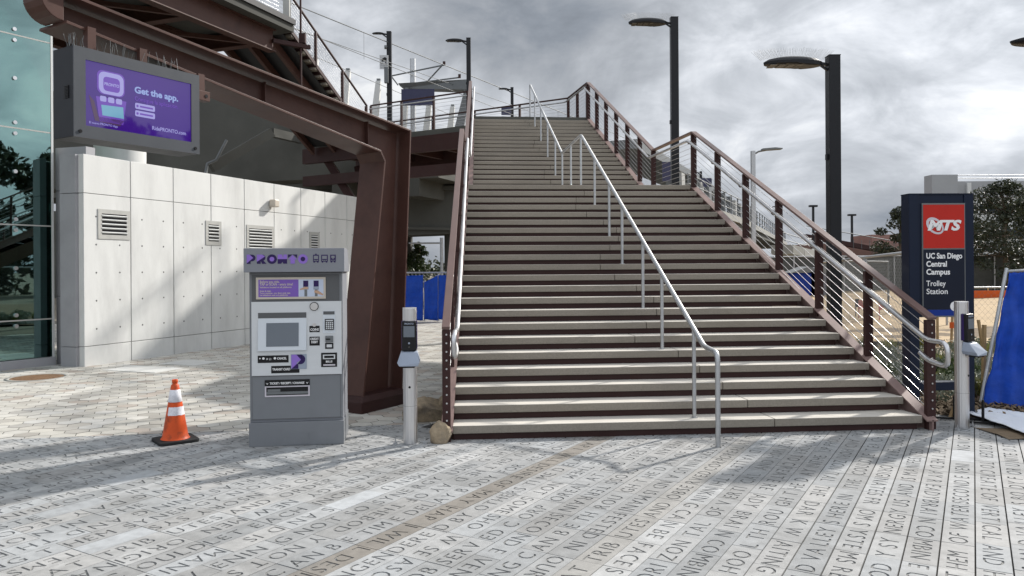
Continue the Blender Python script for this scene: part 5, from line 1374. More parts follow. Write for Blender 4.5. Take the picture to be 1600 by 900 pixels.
# catenary pole, its brackets, the contact wires
def catenary():
    p = at(645, 92, 31); t = thing('catenary_pole', 'grey overhead line pole with bracket arms rising over the walkway', 'pole', (p.x, p.y, 0))
    def rel(px, py, Y): return at(px, py, Y)-Vector((p.x, p.y, 0))
    mb = MB(); mb.tube([(0, 0, 5.3), (0, 0, p.z)], .115, 12); mb.build('pole_shaft', M_['galv'], t, local=True)
    mb = MB(); mb.tube([rel(612, 118.5, 31), rel(694, 101.5, 30)], .03, 6); mb.tube([rel(690, 103, 30), rel(668, 127, 30.6)], .03, 6); mb.tube([rel(640, 131, 31), rel(718, 121, 30)], .03, 6); mb.tube([rel(612, 120, 31), rel(622, 133, 31)], .03, 6); mb.build('bracket_arm', M_['midgrey'], t, local=True)
    mb = MB()
    for px, py in ((694, 99), (718, 119)): mb.box(rel(px, py, 30), (.10, .10, .14))
    mb.build('insulator', M_['browndk'], t, local=True)
    c = thing('canopy_frame', 'grey steel canopy arm on a leaning column at the stair top', 'canopy', tuple(at(717, 205, 29)))
    mb = MB(); pts = [at(622, 130, 31), at(729, 124, 28.5), at(729, 140, 28.5), at(632, 138, 31)]; mb.prism(pts, (0, .5, 0)); mb.build('arm', M_['midgrey'], c)
    mb = MB(); pts = [at(726, 138, 28.6), at(735, 138, 28.6), at(723, 208, 28.6), at(708, 208, 28.6)]; mb.prism(pts, (0, .3, 0)); mb.build('leaning_column', M_['midgrey'], c)
    wires = [((455, 5), (700, 104), 'upper overhead wire crossing the sky above the walkway'), ((478, 52), (733, 141), 'lower overhead contact wire above the walkway'), ((430, 62), (640, 152), 'third overhead wire passing behind the notice sign'), ((500, 60), (760, 163), 'thin fourth overhead wire closest to the walkway rail')]
    for i, (a, b, lab) in enumerate(wires):
        A = at(*b, 30.0); dpx = at(a[0], a[1], 1)-CAMP
        # the wire runs level along the tracks: find where it passes the first pixel column
        d = D31; r = ray(*a); s = 0
        # solve (A - d*s) on the vertical plane through that ray
        s = (A.x-r.x*A.y)/(d.x-r.x*d.y)
        B = A-d*s; B.z = CAM_H+r.z*B.y
        sl = (B.z-A.z)/s
        E0 = A-d*(s+10)+UPZ*sl*(s+10); E1 = A+d*26-UPZ*sl*26
        w = thing('overhead_wire', lab, 'wire', tuple(E0), 0, 'overhead tram wires')
        mb = MB(); mb.tube([E0, E0.lerp(E1, .5), E1], .018 if i < 1 else .011, 5); mb.build('wire', M_['midgrey'], w)
        if i == 0:
            for f in (.30, .62):
                q = E0.lerp(E1, f); mb = MB(); mb.tube([q, q-UPZ*.9], .006, 4); mb.build('dropper', M_['midgrey'], w)
catenary()
def fins():
    # pale leaning posts of the platform edge beyond the walkway
    for i, (bx, by, tx, ty) in enumerate(((487, 134, 492, 92), (535, 180, 543, 110), (582, 205, 591, 126), (628, 198, 635, 140), (665, 207, 671, 155), (702, 207, 707, 166))):
        Y = 27+i*1.2; b = at(bx, by+18, Y); tp = at(tx, ty, Y)
        where = ('leftmost, low behind the side stair rail', 'second from the left behind the side stair rail', 'standing left of the lamp post with the notice sign', 'between that lamp post and the overhead line pole', 'just right of the overhead line pole', 'rightmost, next to the leaning canopy column')[i]
        t = thing('leaning_post', 'pale leaning platform post, '+where, 'post', tuple(b), 0, 'pale leaning platform posts')
        mb = MB(); d = tp-b; mb.prism([b+Vector((-.19, 0, 0)), b+Vector((.13, 0, 0)), tp+Vector((.09, 0, 0)), tp+Vector((-.10, 0, 0))], (0, .22, 0)); mb.build('post_body', M_['bldg'], t, bevel=.01)
        mb = MB(); mb.box(tp+Vector((0, .1, .04)), (.14, .14, .10)); mb.build('post_head', M_['midgrey'], t)
fins()

# ================================================================== STATION SIGN
def station_sign():
    a = G(1516, 651); Y = a.y
    W, H, Dp = .70, 2.36, .16; x0 = P(1421, 400, Y).x; 
    t = thing('station_sign', 'tall navy station pylon sign with a red square logo panel', 'sign', (x0, Y, 0), math.radians(2))
    pwid = .105
    for x in (pwid/2, W-pwid/2):
        mb = MB(); mb.box((x, Dp/2, H/2), (pwid, Dp, H)); mb.build('post', M_['navy'], t, bevel=.004, local=True)
    kz = Y/1200.0; Z = lambda py: 1.6+(420-py-4.6)*kz+.01; X = lambda px: (px-1421)*kz
    mb = MB(); mb.box((W/2, Dp/2, (H+Z(497))/2), (W-2*pwid, Dp-.02, H-Z(497))); mb.build('sign_body', M_['navy'], t, bevel=.003, local=True)
    mb = MB(); mb.box((W/2, Dp/2, H+.006), (W+.004, Dp+.004, .012)); mb.build('top_cap', M_['navy'], t, local=True)
    mb = MB(); mb.box((W/2, Dp/2, (Z(599)+Z(612))/2), (W-2*pwid, Dp-.04, Z(599)-Z(612))); mb.build('lower_bar', M_['navy'], t, bevel=.003, local=True)
    f0, f1 = X(1442.5), X(1508); y = -.004
    mb = MB(); mb.box(((f0+f1)/2, 0, (Z(320)+Z(495))/2), (f1-f0+.02, .016, Z(320)-Z(495)+.02)); fb = mb.build('face_frame', M_['midgrey'], t, local=True)
    mb = MB(); mb.box(((f0+f1)/2, -.002, (Z(389)+Z(321))/2), (f1-f0, .018, Z(321)-Z(389))); red = mb.build('logo_panel', M_['red'], t, local=True)
    mb = MB(); mb.box(((f0+f1)/2, -.002, (Z(391)+Z(485))/2), (f1-f0, .018, Z(391)-Z(485))); nav = mb.build('name_panel', M_['navyface'], t, local=True)
    mb = MB(); mb.box(((f0+f1)/2, -.002, (Z(485.2)+Z(494.5))/2), (f1-f0, .018, Z(485.2)-Z(494.5))); mb.build('blue_stripe', M_['bluestrip'], t, local=True)
    XA, ZA = (1, 0, 0), (0, 0, 1)
    # swoosh ring and italic letters
    mb = MB(); n = 40; cx, cz = X(1461), Z(354); vs = []; tilt = math.radians(-40)
    for k in range(n):
        a = 2*math.pi*k/n
        for rx, rz, ox in ((.108, .075, 0), (.082, .052, .006)):
            u, v = rx*math.cos(a)+ox, rz*math.sin(a)
            vs.append((cx+u*math.cos(tilt)-v*math.sin(tilt), -.0125, cz+u*math.sin(tilt)+v*math.cos(tilt)))
    mb.add(vs, [(2*k, 2*((k+1) % n), 2*((k+1) % n)+1, 2*k+1) for k in range(n)]); mb.build('logo_ring', M_['silverprint'], red, local=True)
    mb = MB(); add_text(mb, 'MTS', .145, (X(1448.5), -.0145, Z(360.5)), XA, ZA, 0, width=X(1503)-X(1448.5), bold=.045, shear=.25, extrude=.001); mb.build('lettering', M_['white'], red, local=True)
    for tx, zb, w, sz, bo in (('UC San Diego', 405, 57.5, .082, .028), ('Central', 417.6, 33, .082, .028), ('Campus', 430, 38, .082, .028), ('Trolley', 448, 31, .082, .008), ('Station', 460.5, 34, .082, .008)):
        mb = MB(); add_text(mb, tx, sz, (X(1446.5), -.0125, Z(zb)), XA, ZA, 0, width=w*kz, bold=bo); mb.build('lettering', M_['white'], nav, local=True)
    mb = MB(); mb.disc((X(1492), -.0115, Z(480)), 7.6*kz, (0,-1,0), .002, 24); dsc = mb.build('tram_disc', M_['white'], t, local=True)
    mb = MB(); mb.box((X(1493), -.0145, Z(479)), (5.5*kz, .002, 7*kz)); mb.box((X(1493), -.0145, Z(484)), (7*kz, .002, 1.4*kz)); mb.box((X(1493), -.016, Z(477.6)), (4*kz, .002, 2.6*kz), None, 1); mb.build('tram_mark', [M_['navy'], M_['white']], dsc, local=True)
station_sign()

# ================================================================== FENCES, TARPAULINS, PLANTS, BACKGROUND
def net(mb, a, b, z0a, z1a, z0b, z1b, step, r=.0022, mi=0):
    """diamond mesh of crossing wires between two posts"""
    a, b = Vector(a), Vector(b); L = (b-a).length; n = int((L+max(z1a-z0a, z1b-z0b))/step)
    H = z1a-z0a
    for k in range(-int(H/step)-1, int(L/step)+1):
        for sg in (1, -1):
            s0, s1 = k*step, k*step+H
            q0, q1 = max(0, s0), min(L, s1)
            if q1-q0 < .01: continue
            h0, h1 = (q0-s0)/H, (q1-s0)/H
            if sg < 0: h0, h1 = 1-h0, 1-h1
            f = lambda q, h: a.lerp(b, q/L)+UPZ*lerp(lerp(z0a, z0b, q/L), lerp(z1a, z1b, q/L), h)
            mb.tube([f(q0, h0), f(q1, h1)], r, 3, mi, caps=False)
def chain_fence(a, b, za, zb, n, label, step=.085, r=.0019, group='chain link fence runs', pm='galv'):
    a, b = Vector(a), Vector(b)
    t = thing('chain_link_fence', label, 'fence', tuple(a), 0, group)
    for k in range(n+1):
        p = a.lerp(b, k/n); z = lerp(za, zb, k/n); mb = MB(); mb.tube([p-UPZ*.05, p+UPZ*z], .03, 10); mb.build('fence_post', M_[pm], t)
    mb = MB(); mb.tube([a+UPZ*za, b+UPZ*zb], .022, 8); mb.build('top_rail', M_[pm], t)
    mb = MB(); net(mb, a, b, .06, za, .06, zb, step, r); mb.build('mesh', M_['wire'], t)['kind'] = 'stuff'
    return t
p0 = G(1419, 617); 
chain_fence((p0.x, p0.y, 0), (p0.x+2.2, p0.y+8.2, 0), 1.77, 1.70, 3, 'galvanised chain link fence running back from the station sign behind the stair rail')
chain_fence((8.2, 19.5, 0), (12.0, 24.5, 0), 1.75, 1.75, 2, 'farther chain link panel seen through the cables beside the dark lamp post', pm='midgrey', step=.17, r=.0022)
chain_fence((11.6, 20.5, 0), (18.5, 21.0, 0), 1.02, 1.02, 3, 'low mesh fence behind the navy sign and the blue tarpaulin', step=.17, r=.0022)
def tarp():
    a = G(1534, 634); Y = a.y
    tl = P(1576, 426, Y+.35); tr = P(1690, 420, Y-.3); bl = P(1534, 634, Y); br = P(1720, 652, Y-.55)
    t = thing('blue_tarpaulin', 'wrinkled blue tarpaulin stretched on a leaning fence panel at the right edge', 'tarpaulin', tuple(a))
    from mathutils import noise as ns
    n = 40; vs = []; fs = []
    for j in range(n+1):
        for i in range(n+1):
            u, v = i/n, j/n; p = bl.lerp(br, u).lerp(tl.lerp(tr, u), v)
            w = .045*ns.fractal(Vector((u*7, v*4, 2.2)), 1, 2, 4)+.02*abs(math.sin(u*19+v*3))+.012*math.sin(u*34+3*math.sin(v*5))*(.3+v)
            vs.append(p+Vector((0, -1, 0))*w-UPZ*(.012*math.sin(u*40)**2 if j == n else 0))
    for j in range(n):
        for i in range(n): k = j*(n+1)+i; fs.append((k, k+1, k+n+2, k+n+1))
    mb = MB(); mb.add(vs, fs, 0, True); sh = mb.build('sheet', M_['tarp'], t); so = sh.modifiers.new('thick', 'SOLIDIFY'); so.thickness = .006
    d = Vector((0, .035, 0))
    mb = MB(); mb.tube([bl+d-UPZ*.02, tl+d+UPZ*.05], .022, 8); mb.tube([tl+d+UPZ*.01, tr+d+UPZ*.01], .022, 8); mb.tube([bl+d, br+d], .02, 8); mb.build('panel_frame', M_['galv'], t)
    mb = MB(); mb.tube([bl-UPZ*.012, bl.lerp(br, .5)-UPZ*.02, br-UPZ*.012], .012, 6); mb.build('hem', M_['black'], t)
    q = G(1522, 652); w = thing('white_sheet', 'pale plastic sheet lying on the ground below the blue tarpaulin', 'plastic sheet', (q.x, q.y, 0))
    n = 24; vs = []; fs = []
    c = [G(1512, 652), G(1640, 700), G(1700, 668), G(1545, 644)]
    for j in range(n+1):
        for i in range(n+1):
            u, v = i/n, j/n; p = c[0].lerp(c[1], u).lerp(c[3].lerp(c[2], u), v); vs.append((p.x, p.y, .052+.016*ns.fractal(Vector((u*5, v*5, 7)), 1, 2, 3)))
    for j in range(n):
        for i in range(n): k = j*(n+1)+i; fs.append((k, k+1, k+n+2, k+n+1))
    mb = MB(); mb.add(vs, fs, 0, True); sh = mb.build('sheet', M_['tarpw'], w); so = sh.modifiers.new('thick', 'SOLIDIFY'); so.thickness = .004
    # steel feet of the fence panel
    for k, (px, py) in enumerate(((1491, 655), (1536, 662))):
        p = G(px, py); f = thing('fence_foot', ('dark steel fence foot left of the right validator post', 'dark steel fence foot right of the right validator post')[k], 'fence foot', tuple(p), 0, 'dark steel fence feet')
        mb = MB(); mb.bar(p+Vector((-.22, 0, .02)), p+Vector((.26, -.12, .02)), .03, .02); mb.tube([p, p+UPZ*.24], .014, 8); mb.build('foot_bar', M_['black'], f)
tarp()
def blue_fence():
    Y = 23.4
    from mathutils import noise as ns
    for i, (x0, x1, t0, t1, lab) in enumerate(((628, 661, 431, 430, 'left blue fabric barrier panel under the walkway'), (663, 684, 441, 430, 'middle blue fabric barrier panel with a sloping top under the walkway'), (685, 712, 430, 430, 'right blue fabric barrier panel against the stair rail'))):
        b0, b1 = P(x0, 499, Y), P(x1, 501, Y); u0, u1 = P(x0, t0, Y), P(x1, t1, Y)
        t = thing('barrier_panel', lab, 'barrier', tuple(b0), 0, 'blue fabric barrier panels under the walkway')
        n = 16; vs = []; fs = []
        for j in range(n+1):
            for k in range(n+1):
                u, v = k/n, j/n; p = b0.lerp(b1, u).lerp(u0.lerp(u1, u), v); vs.append(p+Vector((0, .05*ns.fractal(Vector((u*3+i*5, v*3, 1)), 1, 2, 3), 0)))
        for j in range(n):
            for k in range(n): q = j*(n+1)+k; fs.append((q, q+1, q+n+2, q+n+1))
        mb = MB(); mb.add(vs, fs, 0, True); sh = mb.build('fabric', M_['tarp'], t); so = sh.modifiers.new('thick', 'SOLIDIFY'); so.thickness = .01
        mb = MB(); mb.tube([b0+Vector((0, .06, -.05)), u0+Vector((0, .06, .05))], .03, 6); mb.build('panel_post', M_['galv'], t)
    t = thing('chain_link_fence', 'low chain link fence just above the blue barrier under the walkway', 'fence', (-5.2, 24.4, 0), 0, 'chain link fence runs')
    mb = MB()
    for z in (1.50, 1.2): mb.tube([(-6, 24.4, z), (-1.0, 24.4, z)], .03, 6)
    mb.build('rail', M_['galv'], t); mb = MB(); net(mb, (-6, 24.4, 0), (-1, 24.4, 0), .05, 1.5, .05, 1.5, .12, .005); mb.build('mesh', M_['wire'], t)['kind'] = 'stuff'
blue_fence()

# ------------------------------------------------------------------ plants
def leaf_clump(mb, c, r, n, size, rr, up=.3, flat=1.0):
    for _ in range(n):
        while True:
            v = Vector((rr.uniform(-1, 1), rr.uniform(-1, 1), rr.uniform(-1, 1)))
            if v.length < 1: break
        p = Vector(c)+Vector((v.x*r[0], v.y*r[1], v.z*r[2]))
        d = Vector((rr.gauss(0, 1), rr.gauss(0, 1), rr.gauss(0, 1)+up)).normalized(); s = size*rr.uniform(.6, 1.35)
        x = d.cross(Vector((rr.gauss(0, 1), rr.gauss(0, 1), rr.gauss(0, 1)))).normalized()
        mb.add([p-d*s, p+x*s*.42, p+d*s, p-x*s*.42], [(0, 1, 2, 3)])
def tree(x, y, z0, H, crown, n, size, label, mat='leafd', seed=1, trunk=.18, low=.25, group='dark trees in the distance', name='tree', nclump=26):
    rr = random.Random(seed); t = thing(name, label, 'tree', (x, y, z0), 0, group)
    mb = MB(); pts = [(x, y, z0-.3)]; dx = rr.uniform(-.04, .04)*H
    for k in range(1, 6): pts.append((x+dx*k/5+rr.uniform(-.02, .02)*H, y+rr.uniform(-.02, .02)*H, z0+H*.88*k/5))
    mb.tube(pts, trunk, 8, r2=trunk*.25)
    cl = []
    for k in range(nclump):
        a = rr.uniform(0, 2*math.pi); f = rr.random()**.7; h = low+(1-low)*rr.random()
        prof = math.sin(math.pi*min(1, max(.08, (h-low)/(1-low)*.86+.12)))
        c = Vector((x+dx*h+math.cos(a)*crown*f*prof, y+math.sin(a)*crown*f*prof, z0+H*h*.93)); cl.append(c)
        if rr.random() < .65:
            st = Vector(pts[min(5, 1+int(h*4))]); mb.tube([st.lerp(Vector(pts[1]), .2), st.lerp(c, .5)+UPZ*.05*H*rr.uniform(-.5, .5), c], trunk*.28, 5, r2=trunk*.06)
    mb.build('trunk', M_['bark'], t)
    mb = MB()
    for c in cl:
        k = rr.uniform(.55, 1.25); leaf_clump(mb, c, (crown*.30*k, crown*.30*k, H*.075*k), int(n/nclump*k), size, rr)
    mb.build('crown', M_[mat], t)
    return t
def gx(px, Y): return (px-800)/1200.0*Y
tree(gx(1572, 44), 44, 0, 6.7, 2.7, 8000, .11, 'big dark eucalyptus standing right of the station sign before the office block', seed=3, low=.18, nclump=46)
tree(gx(1530, 50), 50, 0, 4.7, 2.2, 5000, .12, 'dark tree just right of the navy sign, lower than the big eucalyptus', seed=5, low=.1, nclump=34)
tree(gx(1612, 40), 40, 0, 5.6, 2.4, 5000, .11, 'dark tree cut by the right edge of the photo', seed=6, low=.1, nclump=30)
tree(gx(1412, 48), 48, 0, 5.4, 2.0, 6000, .11, 'dark tree peeping out left of the station sign', seed=8, low=.15, nclump=30)
tree(gx(1440, 58), 58, 0, 4.6, 3.0, 5000, .14, 'low dark tree mostly hidden behind the station sign', seed=9, low=.05, nclump=30)
tree(gx(655, 46), 46, 0, 3.4, 1.3, 4000, .09, 'green tree in the gap under the walkway, right one of two', mat='leafg', seed=12, low=.2, nclump=24)
tree(gx(636, 44), 44, 0, 2.9, 1.2, 3500, .09, 'green tree in the gap under the walkway, partly behind the portal leg', mat='leafg', seed=13, low=.2, nclump=24)
rt = random.Random(21)
for i, (x, y, h) in enumerate(((34, 3, 8.5), (39, 12, 10), (36, 20, 8), (42, 7, 11.5), (33, 27, 7.5), (44, 17, 10), (38, -4, 9))):
    tree(x, y, 0, h*1.05, 4.2, 4600, .30, 'dark tree beyond the right edge, mirrored in the glass tower', seed=30+i, low=.02, group='trees mirrored in the glass tower', nclump=34)

def shrub(x, y, kind, seed, label):
    rr = random.Random(seed); mb = MB()
    if kind == 'sage':
        for k in range(7): leaf_clump(mb, (x+rr.uniform(-.18, .18), y+rr.uniform(-.18, .18), .12+rr.uniform(0, .12)), (.14, .14, .10), 60, .028, rr, up=.8)
        m = 'leafs'
    elif kind == 'grass':
        for k in range(130):
            a = rr.uniform(0, 6.28); r = rr.uniform(.02, .20); h = rr.uniform(.14, .34); b = Vector((x+math.cos(a)*.05*rr.random(), y+math.sin(a)*.05*rr.random(), 0)); tp = b+Vector((math.cos(a)*r, math.sin(a)*r, h)); s = Vector((-math.sin(a), math.cos(a), 0))*.006
            md = b.lerp(tp, .55)+UPZ*.05; mb.add([b-s, b+s, md+s*.8, tp, md-s*.8], [(0, 1, 2, 3, 4)])
        m = 'leafy'
    else:
        for k in range(6): leaf_clump(mb, (x+rr.uniform(-.14, .14), y+rr.uniform(-.14, .14), .10+rr.uniform(0, .16)), (.13, .13, .11), 60, .034, rr, up=.6)
        m = 'leafg'
    mb.v = [v for v in mb.v]
    o = mb.build('shrub', M_[m]); 
    off = Vector((x, y, 0))
    for v in o.data.vertices: v.co -= off
    o.location = off; return tag(o, label, 'plant', 'shrubs in the planting bed')
def planting():
    rr = random.Random(17)
    # all plants of one kind look the same: their labels name the kind, the group holds them together
    LB = {'sage': 'low grey green sage shrub in the brown bed behind the chain link fence', 'grass': 'tuft of yellow green grass in the brown bed behind the stair rail', 'green': 'small dark green shrub in the brown bed beyond the station sign'}
    n = 0
    for k in range(64):
        px = rr.uniform(1290, 1600); py = rr.uniform(548, 622) if px < 1425 else rr.uniform(545, 632)
        p = G(px, py)
        if p.y < 8.4: continue
        kind = rr.choice(['sage', 'sage', 'grass', 'green', 'sage'])
        if 545 < py < 565 and px < 1425: kind = 'grass'
        shrub(p.x, p.y, kind, 100+k, LB[kind])
    # cobbles and mulch: nobody could count them
    mb = MB()
    for k in range(2600):
        px = rr.uniform(1280, 1436); py = rr.uniform(570, 640); p = G(px, py)
        if p.x < 4.55 or p.y > 13 or p.y < 8.1: continue
        r = rr.uniform(.018, .055); a = rr.uniform(0, 3); vs = []
        for q in range(6):
            an = q*math.pi/3+a; vs.append((p.x+math.cos(an)*r*rr.uniform(.8, 1.1), p.y+math.sin(an)*r*rr.uniform(.8, 1.1), .0))
        top = [(p.x+(v[0]-p.x)*.6, p.y+(v[1]-p.y)*.6, r*.9) for v in vs]
        mb.add(vs+top, [tuple(range(6, 12))]+[(i, (i+1) % 6, 6+(i+1) % 6, 6+i) for i in range(6)])
    struct(mb.build('cobbles', M_['gravel']), 'stuff')
    mb = MB()
    for k in range(5200):
        px = rr.uniform(1425, 1640); py = rr.uniform(590, 668); p = G(px, py)
        if p.y < 8.02 or p.x < 4.6: continue
        L = rr.uniform(.015, .06); a = rr.uniform(0, 3.14); d = Vector((math.cos(a), math.sin(a), rr.uniform(-.2, .5)))*L; w = Vector((-math.sin(a), math.cos(a), .3))*L*.25
        c = Vector((p.x, p.y, rr.uniform(.005, .05))); mb.add([c-d-w, c+d-w, c+d+w, c-d+w], [(0, 1, 2, 3)])
    struct(mb.build('wood_mulch', M_['soil']), 'stuff')
    # wooden stakes
    for i, (px, py, h, tl) in enumerate(((1465, 528, .62, .0), (1486, 527, .60, .03), (1541, 560, .75, -.12), (1536, 612, .9, .02), (1482, 640, .2, .1))):
        p = G(px, py+14); o = None; mb = MB(); mb.bar(p-UPZ*.05, p+Vector((tl, 0, h)), .045, .03); o = mb.build('wooden_stake', M_['wood'])
        tag(o, ('wooden stake directly under the station sign, left one', 'wooden stake directly under the station sign, right one', 'leaning wooden stake between the right validator and the blue tarpaulin', 'upright wooden stake close beside the blue tarpaulin edge', 'short broken stake low under the station sign bar')[i], 'stake', 'wooden stakes in the soil')
        if i == 1:
            mb = MB(); mb.box(p+Vector((.01, -.02, h*.7)), (.09, .02, .12)); q = mb.build('marker_ribbon', M_['orange']); q.parent = o
    for i, (px, py) in enumerate(((1337, 487), (1342, 490), (1374, 492))):
        p = G(px, py+12); mb = MB(); c = M_['navy'] if i == 0 else M_['pinkflag']
        mb.bar(p, p+UPZ*.62, .02, .02); mb.prism([p+Vector((0, 0, .36)), p+Vector((.13, 0, .38)), p+Vector((.11, 0, .62)), p+Vector((0, 0, .62))], (0, .01, 0)); o = mb.build('marker_flag', c)
        tag(o, ('dark marker flag on the sandy lot beside a pink one', 'pink marker flag on the sandy lot next to the dark one', 'pink marker flag on the sandy lot nearer the sign')[i], 'flag', 'marker flags on the sandy lot')
planting()

# ------------------------------------------------------------------ distance
def far_things():
    # screened construction fence behind the sandy lot
    t = thing('screened_fence', 'long grey screened construction fence behind the sandy lot', 'fence', (12, 44, 0))
    mb = MB(); mb.box((34, 44.5, 1.0), (48, .06, 2.3)); mb.build('screen', M_['screenfab'], t)
    for k in range(17):
        mb = MB(); mb.tube([(10.5+k*2.9, 44.4, 0), (10.5+k*2.9, 44.4, 2.25)], .05, 6); mb.build('fence_post', M_['galv'], t)
    mb = MB(); mb.tube([(10, 44.4, 2.2), (58, 44.4, 2.2)], .04, 6); mb.build('top_rail', M_['galv'], t)
    for i, (px, c, lab) in enumerate(((1283, 'bluesign', 'blue portable cabin left of the dark lamp post'), (1256, 'bluestrip', 'blue tarpaulin bundle behind the lower stair rail'))):
        p = P(px, 440, 40); o = thing('site_cabin', lab, 'cabin', (p.x, 40, 0)); mb = MB(); mb.box((p.x, 40, .65), (1.6, 1.2, 1.3)); mb.build('cabin_body', M_[c], o, bevel=.05); mb = MB(); mb.prism([(p.x-.9, 39.3, 1.3), (p.x+.9, 39.3, 1.3), (p.x, 39.3, 1.62)], (0, 1.4, 0)); mb.build('roof', M_['midgrey'], o)
    t = thing('safety_fence', 'strip of orange safety fence behind the mesh fence by the big tree', 'fence', (19, 34, 0))
    mb = MB(); mb.box((21.1, 34, .32), (1.6, .04, .36)); mb.build('orange_mesh', M_['orange'], t)
    for x in (20.4, 21.1, 21.8): mb = MB(); mb.tube([(x, 34.05, 0), (x, 34.05, .7)], .03, 6); mb.build('fence_post', M_['wood'], t)
    # track viaduct curving away on the right
    t = thing('far_viaduct', 'pale edged elevated tram platform receding behind the right stair rail', 'viaduct', (10, 43, 0))
    pts = [Vector((9.2, 40, 0)), Vector((17.2, 57, 0)), Vector((26.8, 80, 0)), Vector((40, 112, 0))]
    lf = Vector((-.92, .40, 0))*9
    for i in range(3):
        a, b = pts[i], pts[i+1]
        mb = MB(); mb.prism([a+UPZ*4.3, b+UPZ*4.3, b+lf+UPZ*4.3, a+lf+UPZ*4.3], UPZ*.55); mb.build('deck_girder', M_['viac'], t)
        mb = MB(); mb.bar(a+UPZ*4.95, b+UPZ*4.95, .35, .42); mb.build('edge_beam', M_['viacedge'], t)
        mb = MB(); L = (b-a).length; n = int(L/2.6)
        for k in range(n):
            p = a.lerp(b, k/n); mb = MB(); mb.bar(p+UPZ*5.1, p+UPZ*6.5, .08, .08, up=(0, 1, 0)); mb.build('guard_post', M_['midgrey'], t)
        mb = MB()
        for z in (5.55, 6.0, 6.5): mb.tube([a+UPZ*z, b+UPZ*z], .035, 4)
        mb.build('guard_rails', M_['midgrey'], t)
        for f in (.25, .75):
            p = a.lerp(b, f)+lf*.45; mb = MB(); mb.tube([p, p+UPZ*4.3], .9, 14); mb.build('pier', M_['viac'], t)
    mb = MB()
    for i in range(2):
        a, b = pts[i]+lf*.12, pts[i+1]+lf*.12; n = 7
        for k in range(n):
            p = a.lerp(b, (k+.5)/n); d = (b-a).normalized(); mb = MB(); mb.prism([p+UPZ*4.95-d*.4, p+UPZ*4.95+d*.4, p+UPZ*7.0+d*.15, p+UPZ*7.0-d*.7], lf*.03); mb.build('wind_panel', M_['lgtgrey'] if k % 2 else M_['midgrey'], t)
    mb = MB(); a, b = pts[0]+lf*.3, pts[1]+lf*.3
    mb.prism([a+UPZ*8.0, a+UPZ*8.5, b+UPZ*8.3, b+UPZ*7.9], lf*.35); mb.build('platform_roof', M_['midgrey'], t)
    mb = MB(); a, b = pts[1]+lf*.3, pts[2]+lf*.3
    mb.prism([a.lerp(b, .1)+UPZ*7.7, a.lerp(b, .1)+UPZ*8.1, a.lerp(b, .7)+UPZ*8.0, a.lerp(b, .7)+UPZ*7.6], lf*.35); mb.build('platform_roof', M_['midgrey'], t)
    # curved lower ramp
    r = thing('curved_ramp', 'small pale curved ramp below the far tram platform', 'ramp', (24, 66, 0))
    mb = MB(); q = [P(1222, 384, 62), P(1240, 389, 64), P(1256, 393, 67), P(1268, 391, 72)]
    for i in range(3): mb.bar(q[i]-UPZ*.3, q[i+1]-UPZ*.3, 1.8, .75)
    mb.build('ramp_deck', M_['viacedge'], r); mb = MB()
    for z in (.55, 1.1): mb.tube([p+UPZ*z for p in q], .04, 4)
    mb.build('ramp_rail', M_['midgrey'], r)
    # pink brick building with a dark outside stair
    b = thing('brick_building', 'low pink brick building with dark stair in the far distance', 'building', (38, 92, 0))
    mb = MB(); mb.box((42.5, 96, 2.2), (13, 8, 4.4)); mb.build('wall', M_['brick'], b); mb = MB(); mb.box((45.6, 97, 4.9), (3.0, 6, 1.2)); mb.build('roof_block', M_['brick'], b)
    for k in range(5): mb = MB(); mb.box((37.6+k*2.4, 91.95, 2.2), (1.4, .12, 1.3)); mb.build('window', M_['winglass'], b)
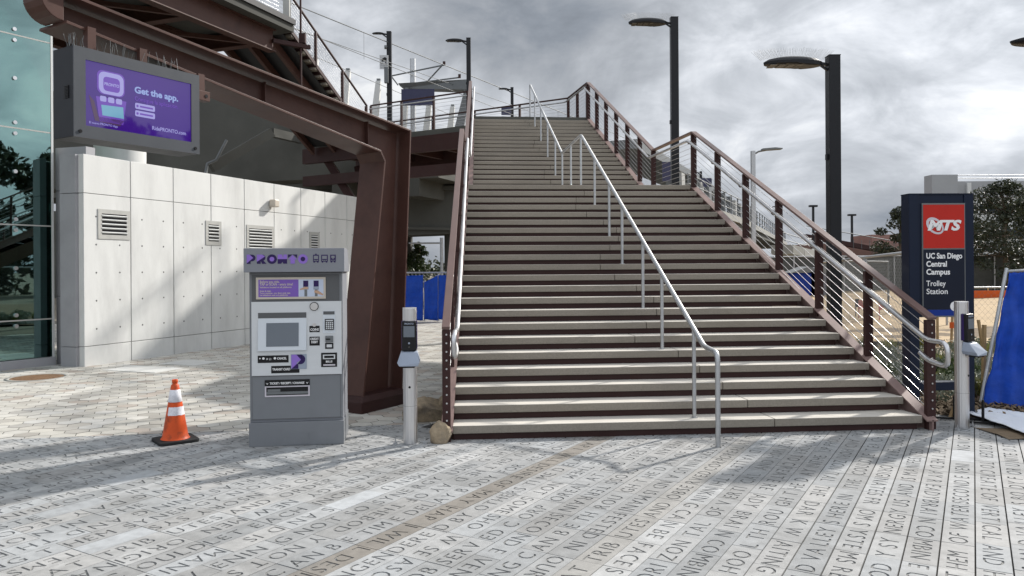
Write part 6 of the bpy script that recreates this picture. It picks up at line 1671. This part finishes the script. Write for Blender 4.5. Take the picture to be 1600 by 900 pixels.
    mb = MB(); mb.bar((34.5, 90.5, 5.2), (44.5, 90.5, 3.3), 1.2, .5); mb.bar((44.5, 90.5, 3.3), (49, 90.5, 3.3), 1.4, .4); mb.build('outside_stair', M_['browndk'], b)
    mb = MB(); mb.tube([(34.5, 89.9, 6.4), (44.5, 89.9, 4.6), (49, 89.9, 4.6)], .05, 4)
    for k in range(10): mb.tube([(40+k*.95, 89.9, 3.6), (40+k*.95, 89.9, 4.7)], .03, 4)
    mb.build('stair_rail', M_['midgrey'], b)
    # pale office block
    o = thing('office_block', 'pale grey office block with strip windows on the skyline at the right', 'building', (58, 96, 0)); Y = 95
    x0 = gx(1457, Y); x1 = gx(1540, Y); x2 = x0+46
    mb = MB(); mb.box((x0+1.6, Y+.9, 6.45), (3.2, 1.8, 12.9)); mb.build('stair_tower', M_['bldg2'], o)
    mb = MB(); mb.box(((x0+3.2+x2)/2, Y+3.5, 6.05), (x2-x0-3.2, 4, 12.1)); mb.build('wall', M_['bldg'], o)
    for z in (2.4, 5.6, 8.8):
        mb = MB(); mb.box(((x0+3.6+x2)/2, Y+1.46, z), (x2-x0-4, .12, 1.25)); w = mb.build('window_strip', M_['winglass'], o)
        mb = MB()
        for k in range(20): mb.box((x0+4.5+k*2.1, Y+1.37, z), (.14, .06, 1.25))
        mb.build('mullions', M_['bldg'], w)
    mb = MB(); mb.box(((x0+3.3+x2)/2, Y+1.40, 11.2), (x2-x0-3.4, .3, 2.0)); mb.build('parapet', M_['bldg2'], o)
    mb = MB()
    for z in (12.6, 13.0): mb.tube([(x0+4, Y+1.6, z), (x2, Y+1.6, z)], .05, 4)
    mb.build('roof_rail', M_['galv'], o)
    mb = MB(); mb.box((x0+5.2, Y+1.1, 11.0), (.5, .3, 2.0)); mb.build('pipe_stack', M_['bldg'], o)
    # hazy belt of low trees along the horizon: reads as one mass
    rr = random.Random(77); mb = MB()
    for k in range(240):
        x = rr.uniform(-120, 190); y = rr.uniform(125, 170); h = rr.uniform(2.0, 5.0)
        leaf_clump(mb, (x, y, h*.5), (3.5, 2.5, h*.55), 60, .55, rr)
    struct(mb.build('distant_tree_belt', M_['leafd']), 'stuff')
far_things()
